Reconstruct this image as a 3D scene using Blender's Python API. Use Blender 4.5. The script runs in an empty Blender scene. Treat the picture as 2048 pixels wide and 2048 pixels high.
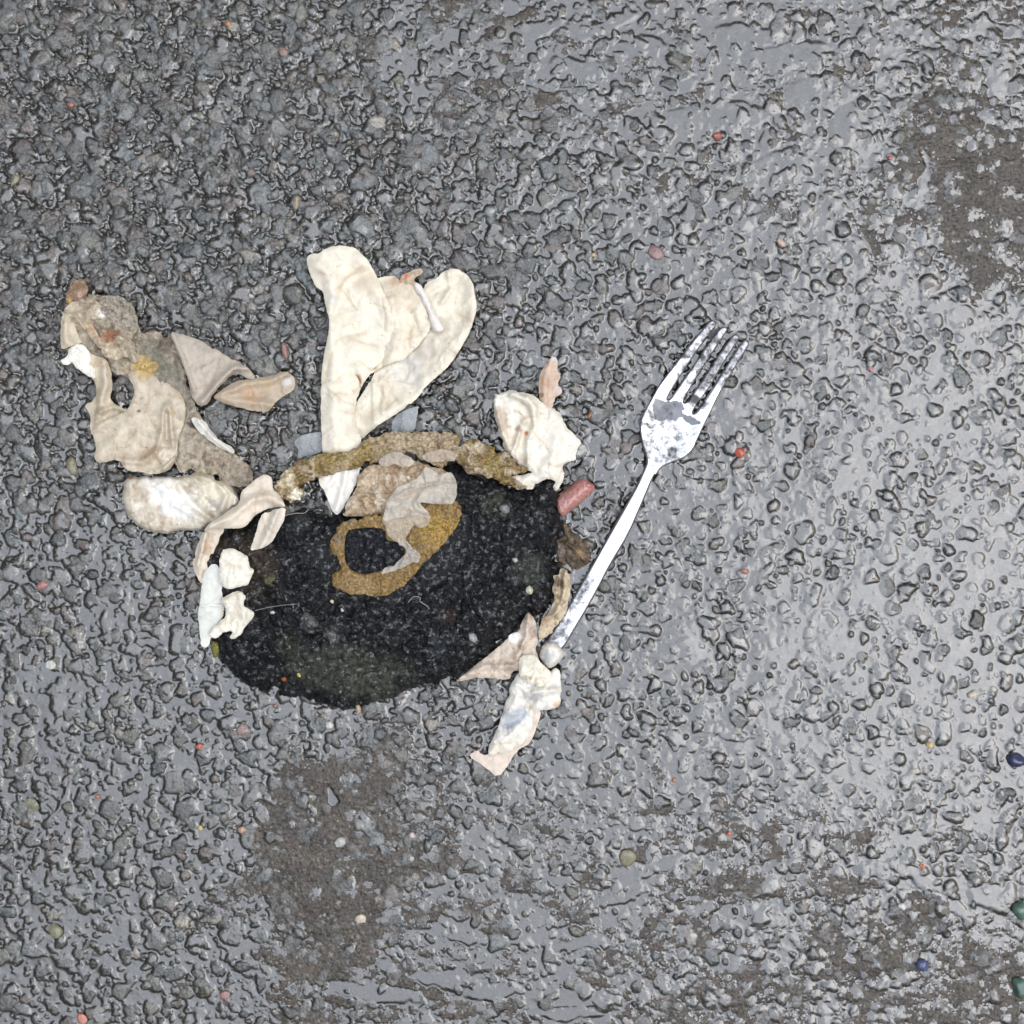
import bpy, math, random
import numpy as np

# ------------------------------------------------------------------ camera, sky, sun, exposure
sc = bpy.context.scene
C = sc.collection
FRAME = 0.48                       # metres of ground across the picture
K = FRAME / 2048.0                 # metres of ground per photo pixel
CAM_H = 0.62

cam_d = bpy.data.cameras.new('camera')
cam = bpy.data.objects.new('camera', cam_d)
C.objects.link(cam)
cam.location = (0, 0, CAM_H)
cam.rotation_euler = (0, 0, 0)
cam_d.sensor_width = 36
cam_d.sensor_fit = 'HORIZONTAL'
cam_d.lens = 36 * CAM_H / FRAME
cam_d.clip_start = 0.01
cam_d.clip_end = 500
sc.camera = cam

SUN_EL, SUN_AZ = math.radians(50), math.radians(95)    # azimuth measured from +Y clockwise
w = bpy.data.worlds.new('World')
sc.world = w
w.use_nodes = True
nt = w.node_tree
nt.nodes.clear()
out = nt.nodes.new('ShaderNodeOutputWorld')
bg = nt.nodes.new('ShaderNodeBackground')
sky = nt.nodes.new('ShaderNodeTexSky')
sky.sky_type = 'NISHITA'
sky.sun_disc = False
sky.sun_elevation = SUN_EL
sky.sun_rotation = SUN_AZ
sky.air_density = 1.0
sky.dust_density = 1.5
sky.ozone_density = 1.0
hsv = nt.nodes.new('ShaderNodeHueSaturation')
hsv.inputs['Saturation'].default_value = 0.33
tc = nt.nodes.new('ShaderNodeTexCoord')
sep = nt.nodes.new('ShaderNodeSeparateXYZ')
ramp = nt.nodes.new('ShaderNodeValToRGB')              # overcast deck: brightest overhead
e = ramp.color_ramp.elements
e[0].position = 0.0; e[0].color = (.05, .05, .05, 1)
e[1].position = 1.0; e[1].color = (1, 1, 1, 1)
for p_, v_ in ((.50, .07), (.74, .13), (.82, .46), (.87, .88), (.93, 1.0)):
    q = ramp.color_ramp.elements.new(p_); q.color = (v_, v_, v_, 1)
cl = nt.nodes.new('ShaderNodeTexNoise')
cl.inputs['Scale'].default_value = 2.6
cl.inputs['Detail'].default_value = 5
mr = nt.nodes.new('ShaderNodeMapRange')
mr.inputs['From Min'].default_value = .3; mr.inputs['From Max'].default_value = .7
mr.inputs['To Min'].default_value = 3.5; mr.inputs['To Max'].default_value = 4.3
m1 = nt.nodes.new('ShaderNodeMix'); m1.data_type = 'RGBA'; m1.blend_type = 'MULTIPLY'; m1.inputs[0].default_value = 1
m2 = nt.nodes.new('ShaderNodeMix'); m2.data_type = 'RGBA'; m2.blend_type = 'MULTIPLY'; m2.inputs[0].default_value = 1
L = nt.links.new
L(sky.outputs[0], hsv.inputs['Color'])
L(tc.outputs['Generated'], sep.inputs[0])
dotn = nt.nodes.new('ShaderNodeVectorMath'); dotn.operation = 'DOT_PRODUCT'     # the thin bright part of the clouds
_b = (math.sin(math.radians(5)) * .8, math.sin(math.radians(5)) * .1, 0)
dotn.inputs[1].default_value = (_b[0], _b[1], math.sqrt(1 - _b[0] ** 2 - _b[1] ** 2))
L(tc.outputs['Generated'], dotn.inputs[0])
L(dotn.outputs['Value'], ramp.inputs[0])
L(tc.outputs['Generated'], cl.inputs['Vector'])
L(cl.outputs[0], mr.inputs['Value'])
m0 = nt.nodes.new('ShaderNodeMix'); m0.data_type = 'RGBA'; m0.inputs[0].default_value = .8     # even cloud in front of the clear sky
m0.inputs['B'].default_value = (2.25, 2.40, 2.68, 1)
L(hsv.outputs[0], m0.inputs['A'])
L(m0.outputs['Result'], m1.inputs['A']); L(ramp.outputs[0], m1.inputs['B'])
L(m1.outputs['Result'], m2.inputs['A']); L(mr.outputs[0], m2.inputs['B'])
L(m2.outputs['Result'], bg.inputs['Color'])
bg.inputs['Strength'].default_value = 0.15
L(bg.outputs[0], out.inputs['Surface'])

sun_d = bpy.data.lights.new('sun', 'SUN')
sun_d.energy = .5
sun_d.angle = math.radians(60)
sun_d.color = (1.0, .95, .88)
sun = bpy.data.objects.new('sun', sun_d)
C.objects.link(sun)
sun.rotation_euler = (math.pi / 2 - SUN_EL, 0, -SUN_AZ + math.pi)
sun.location = (0.3, 0.3, 2)
# a sun lamp shines along its local -Z: aim it from (sin az, cos az) down to the origin
from mathutils import Vector
_d = Vector((-math.sin(SUN_AZ) * math.cos(SUN_EL), -math.cos(SUN_AZ) * math.cos(SUN_EL), -math.sin(SUN_EL)))
sun.rotation_euler = _d.to_track_quat('-Z', 'Y').to_euler()

sc.view_settings.view_transform = 'Standard'
sc.view_settings.look = 'None'
sc.view_settings.exposure = .98
sc.view_settings.gamma = 1.0
sc.cycles.max_bounces = 4
sc.cycles.transparent_max_bounces = 12

# ------------------------------------------------------------------ noise helpers (photo-pixel space)
def _hash(ix, iy, seed):
    n = (ix.astype(np.int64) * 374761393 + iy.astype(np.int64) * 668265263 + seed * 1442695041) & 0xFFFFFFFF
    n = ((n ^ (n >> 13)) * 1274126177) & 0xFFFFFFFF
    return ((n ^ (n >> 16)) & 0xFFFF) / 65535.0

def noise(x, y, seed=0):
    ix = np.floor(x); iy = np.floor(y)
    fx = x - ix; fy = y - iy
    def g(dx, dy):
        a = _hash(ix + dx, iy + dy, seed) * 2 * np.pi
        return np.cos(a) * (fx - dx) + np.sin(a) * (fy - dy)
    u = fx * fx * fx * (fx * (fx * 6 - 15) + 10)
    v = fy * fy * fy * (fy * (fy * 6 - 15) + 10)
    a = g(0, 0); b = g(1, 0); c = g(0, 1); d = g(1, 1)
    return 1.5 * ((a + (b - a) * u) * (1 - v) + (c + (d - c) * u) * v)      # about -1..1

def fbm(x, y, s, o=3, seed=0, gain=.5):
    r = 0; a = 1; t = 0
    for k in range(o):
        r = r + a * noise(x / s, y / s, seed + 17 * k); t += a; a *= gain; s *= .5
    return r / t

def ridged(x, y, s, o=3, seed=0):
    wx = x + s * .35 * fbm(x, y, s * 1.3, 2, seed + 5)
    wy = y + s * .35 * fbm(x, y, s * 1.3, 2, seed + 9)
    r = 0; a = 1; t = 0
    for k in range(o):
        r = r + a * (1 - np.abs(noise(wx / s, wy / s, seed + 31 * k)) * 2.0); t += a; a *= .5; s *= .55
    return r / t

def sstep(a, b, x):
    t = np.clip((x - a) / (b - a), 0, 1)
    return t * t * (3 - 2 * t)

def blur(A, r):
    k = np.exp(-.5 * (np.arange(-int(3 * r), int(3 * r) + 1) / r) ** 2); k /= k.sum()
    n = len(k) // 2
    P = np.pad(A, n, mode='edge')
    T = sum(k[i] * P[i:i + A.shape[0], :] for i in range(len(k)))
    return sum(k[i] * T[:, i:i + A.shape[1]] for i in range(len(k)))

# ------------------------------------------------------------------ object helpers
def tag(o, label=None, cat=None, group=None, kind=None):
    if label: o['label'] = label
    if cat: o['category'] = cat
    if group: o['group'] = group
    if kind: o['kind'] = kind
    return o

def to_world(px, py, z):
    """photo pixel on the ground and a height in metres -> point (further in as it is higher, as the lens sees it)"""
    f = (CAM_H - z) / CAM_H
    return (px - 1024) * K * f, (1024 - py) * K * f

def mesh_np(name, V, Q, mat, parent=None, col=None, smooth=True, loc=(0, 0, 0)):
    me = bpy.data.meshes.new(name)
    Q = np.asarray(Q, dtype=np.int32)
    nf, k = Q.shape
    V = np.asarray(V, dtype=np.float32) - np.asarray(loc, dtype=np.float32)
    me.vertices.add(len(V)); me.vertices.foreach_set('co', V.ravel())
    me.loops.add(nf * k); me.loops.foreach_set('vertex_index', Q.ravel())
    me.polygons.add(nf)
    me.polygons.foreach_set('loop_start', np.arange(nf, dtype=np.int32) * k)
    if smooth:
        me.polygons.foreach_set('use_smooth', np.ones(nf, dtype=bool))
    me.update(calc_edges=True)
    if col is not None:
        at = me.color_attributes.new('Col', 'FLOAT_COLOR', 'POINT')
        at.data.foreach_set('color', np.asarray(col, dtype=np.float32).ravel())
    me.validate()
    me.materials.append(mat)
    o = bpy.data.objects.new(name, me)
    C.objects.link(o)
    if parent is not None:
        o.parent = parent
        o.location = Vector(loc) - parent.location
    else:
        o.location = loc
    return o

def empty(name, px, py, label, cat, group=None):
    x, y = to_world(px, py, 0)
    o = bpy.data.objects.new(name, None)
    C.objects.link(o)
    o.empty_display_size = .01
    o.location = (x, y, 0)
    return tag(o, label, cat, group)

# ------------------------------------------------------------------ materials
def mat_base(name):
    m = bpy.data.materials.new(name); m.use_nodes = True
    n = m.node_tree; p = n.nodes['Principled BSDF']
    return m, n, p

def add_noise(n, scale, detail=3, rough=.55, dist=0):
    t = n.nodes.new('ShaderNodeTexNoise')
    t.inputs['Scale'].default_value = scale; t.inputs['Detail'].default_value = detail
    t.inputs['Roughness'].default_value = rough; t.inputs['Distortion'].default_value = dist
    c = n.nodes.new('ShaderNodeTexCoord')
    n.links.new(c.outputs['Object'], t.inputs['Vector'])
    return t

def mix_mul(n, a, b, fac=1):
    m = n.nodes.new('ShaderNodeMix'); m.data_type = 'RGBA'; m.blend_type = 'MULTIPLY'
    m.inputs[0].default_value = fac
    n.links.new(a, m.inputs['A']); n.links.new(b, m.inputs['B'])
    return m.outputs['Result']

def maprange(n, src, a, b, c, d):
    m = n.nodes.new('ShaderNodeMapRange')
    m.inputs['From Min'].default_value = a; m.inputs['From Max'].default_value = b
    m.inputs['To Min'].default_value = c; m.inputs['To Max'].default_value = d
    n.links.new(src, m.inputs['Value'])
    return m.outputs[0]

def bump(n, src, strength, dist, prev=None):
    b = n.nodes.new('ShaderNodeBump')
    b.inputs['Strength'].default_value = strength; b.inputs['Distance'].default_value = dist
    n.links.new(src, b.inputs['Height'])
    if prev is not None: n.links.new(prev, b.inputs['Normal'])
    return b.outputs[0]

def attr_mat(name, rough=.5, spec=.5, ior=1.45, coat=0, coat_r=.1, n1=(900, .5), n2=None, vary=(250, .8, 1.2),
             sss=0, alpha=None, metal=0):
    m, n, p = mat_base(name)
    a = n.nodes.new('ShaderNodeVertexColor'); a.layer_name = 'Col'
    v = add_noise(n, vary[0], 5, .65)
    L_ = n.links.new
    c = mix_mul(n, a.outputs[0], maprange(n, v.outputs[0], .3, .7, vary[1], vary[2]))
    L_(c, p.inputs['Base Color'])
    p.inputs['Roughness'].default_value = rough
    p.inputs['IOR'].default_value = ior
    p.inputs['Specular IOR Level'].default_value = spec
    p.inputs['Coat Weight'].default_value = coat
    p.inputs['Coat Roughness'].default_value = coat_r
    p.inputs['Metallic'].default_value = metal
    if sss:
        p.inputs['Subsurface Weight'].default_value = sss
        p.inputs['Subsurface Radius'].default_value = (.002, .0015, .001)
        p.inputs['Subsurface Scale'].default_value = 1
    t = add_noise(n, n1[0], 4, .6)
    nn = bump(n, t.outputs[0], n1[1], .0006)
    if n2:
        t2 = add_noise(n, n2[0], 2, .5)
        nn = bump(n, t2.outputs[0], n2[1], .0004, nn)
    L_(nn, p.inputs['Normal'])
    if coat: L_(nn, p.inputs['Coat Normal'])
    if alpha is not None: p.inputs['Alpha'].default_value = alpha
    return m

M_ground = attr_mat('wet_asphalt', rough=.17, ior=2.0, coat=0, n1=(900, .6), n2=(2600, .55), vary=(600, .45, 1.6))
_n = M_ground.node_tree; _p = _n.nodes['Principled BSDF']; _a = [q for q in _n.nodes if q.type == 'VERTEX_COLOR'][0]
_n.links.new(maprange(_n, _a.outputs['Alpha'], 0, 1, .26, .11), _p.inputs['Roughness'])
_n.links.new(maprange(_n, _a.outputs['Alpha'], 0, 1, 1.5, 1.8), _p.inputs['IOR'])
M_tissue = attr_mat('wet_tissue', rough=.42, spec=.5, n1=(700, .13), n2=(2600, .10), vary=(260, .86, 1.1), sss=0)
M_rough_tissue = attr_mat('fibrous_tissue', rough=.5, spec=.5, n1=(420, .9), n2=(1900, .7), vary=(420, .55, 1.35), sss=0)
M_tar = attr_mat('wet_tar', rough=.06, ior=1.75, n1=(800, 1.0), n2=(2100, 1.0), vary=(300, .2, 2.0))
M_gold = attr_mat('sodden_brown_fibre', rough=.28, ior=1.5, coat=.35, coat_r=.15, n1=(700, 1.0), n2=(1700, .9), vary=(650, .35, 1.7))
M_film = attr_mat('thin_wet_film', rough=.25, ior=1.5, n1=(350, .8), n2=(1500, .4), vary=(300, .85, 1.15), alpha=.4)
M_stone = attr_mat('wet_pebble', rough=.3, ior=1.55, coat=.4, coat_r=.1, n1=(900, .4), vary=(900, .7, 1.25))
M_dirt = attr_mat('brown_grit', rough=.4, coat=.3, n1=(1500, 1.), vary=(1200, .4, 1.5))

_n = M_tar.node_tree; _p = _n.nodes['Principled BSDF']; _t = add_noise(_n, 380, 4, .65)
_n.links.new(maprange(_n, _t.outputs[0], .52, .66, .10, 1.0), _p.inputs['Specular IOR Level'])
# water: clear film whose surface mirrors the sky, more at grazing angles
M_water = bpy.data.materials.new('rain_water'); M_water.use_nodes = True
n = M_water.node_tree; n.nodes.clear()
o_ = n.nodes.new('ShaderNodeOutputMaterial'); tr = n.nodes.new('ShaderNodeBsdfTransparent')
gl = n.nodes.new('ShaderNodeBsdfGlossy'); gl.inputs['Roughness'].default_value = .03
fr = n.nodes.new('ShaderNodeFresnel'); fr.inputs['IOR'].default_value = 1.93
mx = n.nodes.new('ShaderNodeMixShader')
tr.inputs['Color'].default_value = (.72, .67, .58, 1)
gl.inputs['Color'].default_value = (1, 1, 1, 1)
tn = add_noise(n, 900, 3, .6)
bn = bump(n, tn.outputs[0], .05, .0005)
n.links.new(bn, gl.inputs['Normal']); n.links.new(bn, fr.inputs['Normal'])
n.links.new(fr.outputs[0], mx.inputs[0]); n.links.new(tr.outputs[0], mx.inputs[1]); n.links.new(gl.outputs[0], mx.inputs[2])
n.links.new(mx.outputs[0], o_.inputs['Surface'])

# metal of the fork: alpha of the colour attribute is how dirty the steel is there
M_steel, n, p = mat_base('stainless_steel')
a = n.nodes.new('ShaderNodeVertexColor'); a.layer_name = 'Col'
g1 = add_noise(n, 420, 7, .72)
dirt = n.nodes.new('ShaderNodeMath'); dirt.operation = 'MULTIPLY_ADD'; dirt.use_clamp = True
n.links.new(a.outputs['Alpha'], dirt.inputs[0]); dirt.inputs[1].default_value = 1.6
n.links.new(maprange(n, g1.outputs[0], .35, .65, -.75, .25), dirt.inputs[2])
mc = n.nodes.new('ShaderNodeMix'); mc.data_type = 'RGBA'
n.links.new(dirt.outputs[0], mc.inputs[0])
mc.inputs['A'].default_value = (.52, .52, .54, 1); n.links.new(a.outputs['Color'], mc.inputs['B'])
n.links.new(mc.outputs['Result'], p.inputs['Base Color'])
n.links.new(maprange(n, dirt.outputs[0], 0, 1, 1, .25), p.inputs['Metallic'])
n.links.new(maprange(n, dirt.outputs[0], 0, 1, .28, .38), p.inputs['Roughness'])
g2 = add_noise(n, 1400, 3, .6)
n.links.new(bump(n, g2.outputs[0], .12, .0005), p.inputs['Normal'])

# ------------------------------------------------------------------ the asphalt and the water on it
rng = np.random.default_rng(11)
STEP = 1.75                                        # photo pixels between ground vertices
HALF = 1024 + 150
NX = int(2 * HALF / STEP) + 1
gx = (np.arange(NX) - NX // 2) * STEP + 1024       # photo-pixel coordinates of columns
gy = gx.copy()
X, Y = np.meshgrid(gx, gy)                         # Y is photo-down

def table(rows):
    T = np.array(rows, dtype=float)
    c = 128 + 256 * np.arange(8)
    def f(x, y):
        u = np.clip((x - 128) / 256, 0, 6.999); v = np.clip((y - 128) / 256, 0, 6.999)
        i = u.astype(int); j = v.astype(int); fu = u - i; fv = v - j
        fu = fu * fu * (3 - 2 * fu); fv = fv * fv * (3 - 2 * fv)
        return (T[j, i] * (1 - fu) + T[j, i + 1] * fu) * (1 - fv) + (T[j + 1, i] * (1 - fu) + T[j + 1, i + 1] * fu) * fv
    return f

water_t = table([
    [-6.5, -6.5, -5.2, -3.2, -2.5, -2.1, -2.0, -2.6],
    [-6.5, -6.5, -6.0, -5.2, -3.6, -2.4, -1.9, -3.2],
    [-6.0, -6.5, -6.5, -5.8, -3.6, -2.6, -2.0, -2.2],
    [-4.5, -6.0, -6.5, -6.5, -3.6, -2.1, -1.7, -1.7],
    [-3.2, -3.4, -6.0, -6.0, -3.2, -2.0, -1.5, -1.6],
    [-3.0, -3.0, -3.4, -4.2, -2.8, -2.1, -1.6, -1.6],
    [-2.8, -3.0, -4.4, -3.0, -2.4, -2.3, -2.1, -1.9],
    [-2.7, -2.9, -3.0, -2.2, -2.2, -2.8, -2.6, -2.4]])
silt_t = table([
    [-6.0, -5.0, -3.6, -1.0, -0.8, -1.0, -1.2, -0.8],
    [-7.0, -7.0, -6.0, -4.0, -2.6, -1.6, -1.2, 1.6],
    [-6.0, -8.0, -8.0, -8.0, -5.0, -4.0, -3.2, -1.6],
    [-6.0, -8.0, -8.0, -8.0, -6.0, -4.0, -4.0, -3.6],
    [-6.0, -7.0, -8.0, -8.0, -4.0, -3.6, -3.8, -4.0],
    [-5.0, -6.0, -3.0, -3.4, -3.4, -2.8, -3.0, -3.6],
    [-5.0, -4.0, 1.4, -1.0, -0.8, -0.4, -0.4, -1.8],
    [-5.0, -2.2, 0.6, -0.2, -0.4, -0.4, -0.4, 0.2]])
H = -7.5 + 1.6 * fbm(X, Y, 26, 3, 1) + .7 * noise(X / 4.0, Y / 4.0, 2)
COL = np.zeros(H.shape + (3,)); COL[:] = (.026, .020, .013)
COL *= (1 + .35 * fbm(X, Y, 9, 2, 3))[..., None]

def stamp(cx, cy, r, top, colr, flat=.5):
    i0 = int((cx - r * 1.35 - gx[0]) / STEP); i1 = int((cx + r * 1.35 - gx[0]) / STEP) + 2
    j0 = int((cy - r * 1.35 - gy[0]) / STEP); j1 = int((cy + r * 1.35 - gy[0]) / STEP) + 2
    i0 = max(i0, 0); j0 = max(j0, 0); i1 = min(i1, NX); j1 = min(j1, NX)
    if i1 - i0 < 2 or j1 - j0 < 2: return
    x = X[j0:j1, i0:i1] - cx; y = Y[j0:j1, i0:i1] - cy
    a, asp, ph, am, t1, t2, fa, fs = colr[3:]
    ca, sa = math.cos(a), math.sin(a)
    u = (x * ca + y * sa) / r; v = (-x * sa + y * ca) / (r * asp)
    th = np.arctan2(v, u)
    rho = np.sqrt(u * u + v * v) * (1 + am * np.sin(3 * th + ph) + am * .6 * np.sin(5 * th + 2.3 * ph))
    h = top + t1 * x + t2 * y - r * flat * (.07 * rho * rho + .93 * rho ** 7)
    h = np.minimum(h, top + r * .22 - fs * (x * math.cos(fa) + y * math.sin(fa)))      # one broken face
    h = np.where(rho < 1.3, h, -99)
    sub = H[j0:j1, i0:i1]
    k = h > sub
    sub[k] = h[k]
    COL[j0:j1, i0:i1][k] = colr[:3]

def stone_colour():
    b = rng.uniform(.035, .115)
    t = rng.random()
    if t < .50: c = (b, b * .985, b * .90)
    elif t < .68: c = (b * .92, b, b * .97)
    elif t < .84: c = (b * 1.05, b, b * .80)
    elif t < .94: c = (b * 1.12, b * .92, b * .76)
    elif t < .985: c = (b * 1.35, b * 1.1, b * .95)
    else: c = (b * 2.2, b * 2.0, b * 1.6)
    return c

def shape_par():
    return (rng.uniform(0, 6.28), rng.uniform(.55, 1), rng.uniform(0, 6.28), rng.uniform(.04, .15),
            rng.normal(0, .05), rng.normal(0, .05), rng.uniform(0, 6.28), rng.uniform(.1, 1.1))

def scatter(spacing, r0, r1, t0, ts, power=1.0, jit=.5, flat=.5):
    m = int(2 * HALF / spacing) + 2
    for j in range(m):
        for i in range(m):
            cx = gx[0] + (i + .5 * (j % 2)) * spacing + rng.uniform(-jit, jit) * spacing
            cy = gy[0] + j * spacing + rng.uniform(-jit, jit) * spacing
            r = r0 + (r1 - r0) * rng.random() ** power
            stamp(cx, cy, r, rng.normal(t0, ts), stone_colour() + shape_par(), flat)

scatter(9, 2.5, 5.5, -4.6, 1.6, 1.0, .6, .8)
scatter(15, 5, 9, -3.2, 1.7, 1.3, .55, .7)
scatter(26, 10, 17, -2.0, 1.0, 1.2, .5, .6)
scatter(40, 15, 25, -1.2, 1.1, 1.2, .5, .5)
scatter(105, 23, 34, -.7, .9, 1.4, .5, .45)
H += np.maximum(noise(X / 4.5, Y / 4.5, 79) - .42, 0) * 7 * sstep(-.35, .3, fbm(X, Y, 120, 2, 80))
H += .28 * noise(X / 3.6, Y / 3.6, 77) + .35 * fbm(X, Y, 9, 2, 78)

# silt: brown sand lying in the low places, its surface lumpy
XW = X + 170 * fbm(X, Y, 210, 3, 19); YW = Y + 170 * fbm(X, Y, 210, 3, 20)
lowy = np.clip(sstep(1450, 1700, Y) + sstep(380, 200, Y), 0, 1)
sl = silt_t(XW, YW) - 2.1 + 3.4 * (fbm(X, Y, 64, 4, 21) * (1 - lowy) + fbm(X / 1.9, Y, 50, 4, 29) * lowy)
sl += .9 * noise(X / 13, Y / 11, 22) + .7 * noise(X / 4.1, Y / 4.1, 23) + .45 * noise(X / 2.6, Y / 2.6, 24)
silt_mask = sstep(-1.3, .9, sl - H + .5 * noise(X / 6, Y / 6, 26))
H = np.maximum(H, sl)
sc_ = (.060 + .03 * noise(X / 5, Y / 5, 25) + .03 * fbm(X, Y, 60, 2, 27))
silt_col = np.stack([sc_, sc_ * (.80 + .05 * noise(X / 40, Y / 40, 28)), sc_ * .60], -1)
grain = _hash(np.floor(X / 4.5), np.floor(Y / 4.5), 91)
silt_col *= np.where(grain > .96, 2.2, np.where(grain < .1, .4, 1.0))[..., None]
COL = COL * (1 - silt_mask[..., None]) + silt_col * silt_mask[..., None]
COL = np.clip(COL, .004, .6)

PXM = K                                            # one height unit is one photo pixel
RELIEF = 1.35
edge = sstep(HALF, HALF - 60, np.maximum(np.abs(X - 1024), np.abs(Y - 1024)))
Wl = water_t(XW, YW) - .45 * sstep(1100, 1500, X) + 1.5 * fbm(X, Y, 150, 2, 41) + .9 * fbm(X / (1 + 0 * Y), Y, 58, 3, 42)
wx_ = X + 26 * fbm(X, Y, 70, 3, 43); wy_ = Y + 14 * fbm(X, Y, 44, 3, 44)
pool_d = np.zeros_like(H)
for px_, py_, ra, rb, an_, am_ in ((735, 1985, 100, 20, 6, 3.2), (880, 1962, 60, 15, 14, 3), (985, 1985, 50, 16, -8, 3), (770, 1935, 26, 11, 20, 2.5), (930, 1880, 34, 10, 5, 2.5), (1040, 1885, 30, 11, 0, 2.5), (830, 1890, 22, 9, 0, 2),
        (1160, 1890, 60, 12, -10, 2.6), (1230, 1800, 60, 9, -14, 2.4), (1110, 1760, 40, 9, 10, 2.4), (1180, 1650, 60, 9, -3, 2.4), (1330, 1730, 60, 10, -20, 2.4), (1150, 2000, 80, 14, 0, 2.6),
        (1130, 2030, 80, 14, 0, 2.6), (1010, 12, 30, 16, 0, 3), (1070, 58, 60, 16, -15, 3), (1160, 60, 34, 20, 0, 3), (920, 70, 50, 16, -10, 2.6), (1150, 135, 60, 20, 5, 3), (1290, 90, 50, 16, 0, 2.4), (1230, 40, 50, 14, -20, 2.6),
        (1350, 170, 50, 20, 0, 2), (1450, 230, 110, 26, 0, 2.4), (1580, 110, 80, 26, -10, 2.6), (1640, 190, 60, 40, 0, 2.6), (1500, 70, 70, 18, 10, 2.4), (1690, 250, 30, 50, 10, 2.4), (1830, 60, 60, 20, 20, 2.2), (1990, 60, 50, 20, 10, 2.6),
        (2000, 150, 30, 40, 0, 2.8), (1850, 340, 12, 50, 0, 2.6), (1560, 330, 60, 24, 0, 2.2), (1720, 500, 20, 40, -30, 2.4), (1900, 620, 50, 22, 20, 2.6), (1880, 1790, 90, 16, 38, 3), (1760, 1740, 60, 18, 0, 3), (1990, 1800, 50, 24, 15, 3), (1700, 1860, 40, 9, 60, 2.5),
        (530, 1490, 12, 24, 5, 3), (270, 1470, 12, 26, -10, 2.8), (210, 1260, 8, 40, 8, 2.6), (300, 1290, 34, 10, 20, 2.8), (120, 1600, 8, 50, 35, 2.4), (60, 1690, 40, 7, -40, 2.4), (660, 1590, 20, 8, 70, 3), (700, 1560, 20, 10, 30, 2.6), (1345, 1300, 60, 20, -8, 2), (1440, 1430, 60, 22, 10, 2)):
    c_, s_ = math.cos(math.radians(an_)), math.sin(math.radians(an_))
    u_ = ((wx_ - px_) * c_ + (wy_ - py_) * s_) / ra; v_ = (-(wx_ - px_) * s_ + (wy_ - py_) * c_) / rb
    pool_d = np.maximum(pool_d, am_ * sstep(1.25, .75, np.hypot(u_, v_)))
Wl = np.where(edge > .99, Wl + .6 * pool_d, -9)
H = H - pool_d * .9 * sstep(.2, .8, silt_mask)
Hb = blur(H, 1.05)
a_ = np.maximum(1.8 - np.abs(Hb - Wl), 0) / 1.8
S = np.maximum(Hb, Wl) + a_ * a_ * 1.8 * .25
S = blur(S, .8)

def ground_z(px, py):
    """height of the asphalt or water (m) at a photo pixel"""
    i = int(np.clip(round((px - gx[0]) / STEP), 0, NX - 1)); j = int(np.clip(round((py - gy[0]) / STEP), 0, NX - 1))
    return max(H[j, i], S[j, i] if Wl[j, i] > H[j, i] else -99) * PXM * RELIEF

def build_ground():
    far = np.array([.02, .05, .1, .2, .4, .8, 1.6, 3.2, 6.4, 12.8, 25, 50, 90])
    ax = (gx - 1024) * K
    axx = np.concatenate([-(far[::-1]) + ax[0], ax, far + ax[-1]])
    n0 = len(far)
    N = len(axx)
    Z = np.full((N, N), -2.2 * PXM)
    cc = np.zeros((N, N, 4)); cc[..., :3] = (.075, .071, .064); cc[..., 3] = 1
    Z[n0:-n0, n0:-n0] = H * PXM * RELIEF * edge + (-2.2 * PXM) * (1 - edge)
    cc[n0:-n0, n0:-n0, 3] = 1 - silt_mask
    cc[n0:-n0, n0:-n0, :3] = COL * edge[..., None] + np.array((.075, .071, .064)) * (1 - edge[..., None])
    xx, yy = np.meshgrid(axx, -axx)
    V = np.stack([xx, yy, Z], -1).reshape(-1, 3)
    idx = np.arange(N * N).reshape(N, N)
    Q = np.stack([idx[:-1, :-1], idx[1:, :-1], idx[1:, 1:], idx[:-1, 1:]], -1).reshape(-1, 4)
    o = mesh_np('ground', V, Q, M_ground, col=cc.reshape(-1, 4))
    tag(o, 'wet worn asphalt with grey and brown aggregate stones and brown silt', None, None, 'structure')
    wet = (S > H - .35) & ((silt_mask < .5) | (Wl > H))
    keep = (wet[:-1, :-1] | wet[1:, :-1] | wet[1:, 1:] | wet[:-1, 1:])
    lvl = (Wl > Hb - 1.1) | (fbm(X, Y, 46, 3, 48) > .12 - .22 * sstep(1000, 1400, X))
    keep &= lvl[:-1, :-1] & (edge[:-1, :-1] > .99)
    xx, yy = np.meshgrid(ax, -ax)
    V = np.stack([xx, yy, (S + np.where(Wl > H, 0, .35)) * PXM * RELIEF], -1).reshape(-1, 3)
    idx = np.arange(NX * NX).reshape(NX, NX)
    Q = np.stack([idx[:-1, :-1], idx[1:, :-1], idx[1:, 1:], idx[:-1, 1:]], -1)[keep]
    used = np.unique(Q); re = np.full(NX * NX, -1); re[used] = np.arange(len(used))
    wo = mesh_np('water', V[used], re[Q], M_water)
    tag(wo, 'thin rain water lying between the stones', None, None, 'structure')

build_ground()

# ------------------------------------------------------------------ sheets: torn and folded flaps cut to an outline
ZOOM = {'A': (80, 520, .28986), 'B': (560, 460, .22774), 'C': (380, 820, .26915), 'D': (780, 700, .2381),
        'E': (860, 1100, .24837), 'F': (1200, 600, .18634), 'G': (380, 1060, .26915), 'N': (1024, 900, .15528),
        'H': (80, 540, .15528), 'P': (0, 0, 1)}

def pts(z, *xy):
    x0, y0, s = ZOOM[z]
    return [(x0 + a * s, y0 + b * s) for a, b in xy]

def smooth_poly(poly, n=1, closed=True):
    P = np.array(poly, float)
    for _ in range(n):
        Qn = np.roll(P, -1, 0)
        A = P * .78 + Qn * .22; B = P * .22 + Qn * .78
        P = np.stack([A, B], 1).reshape(-1, 2)
    return P

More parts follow.
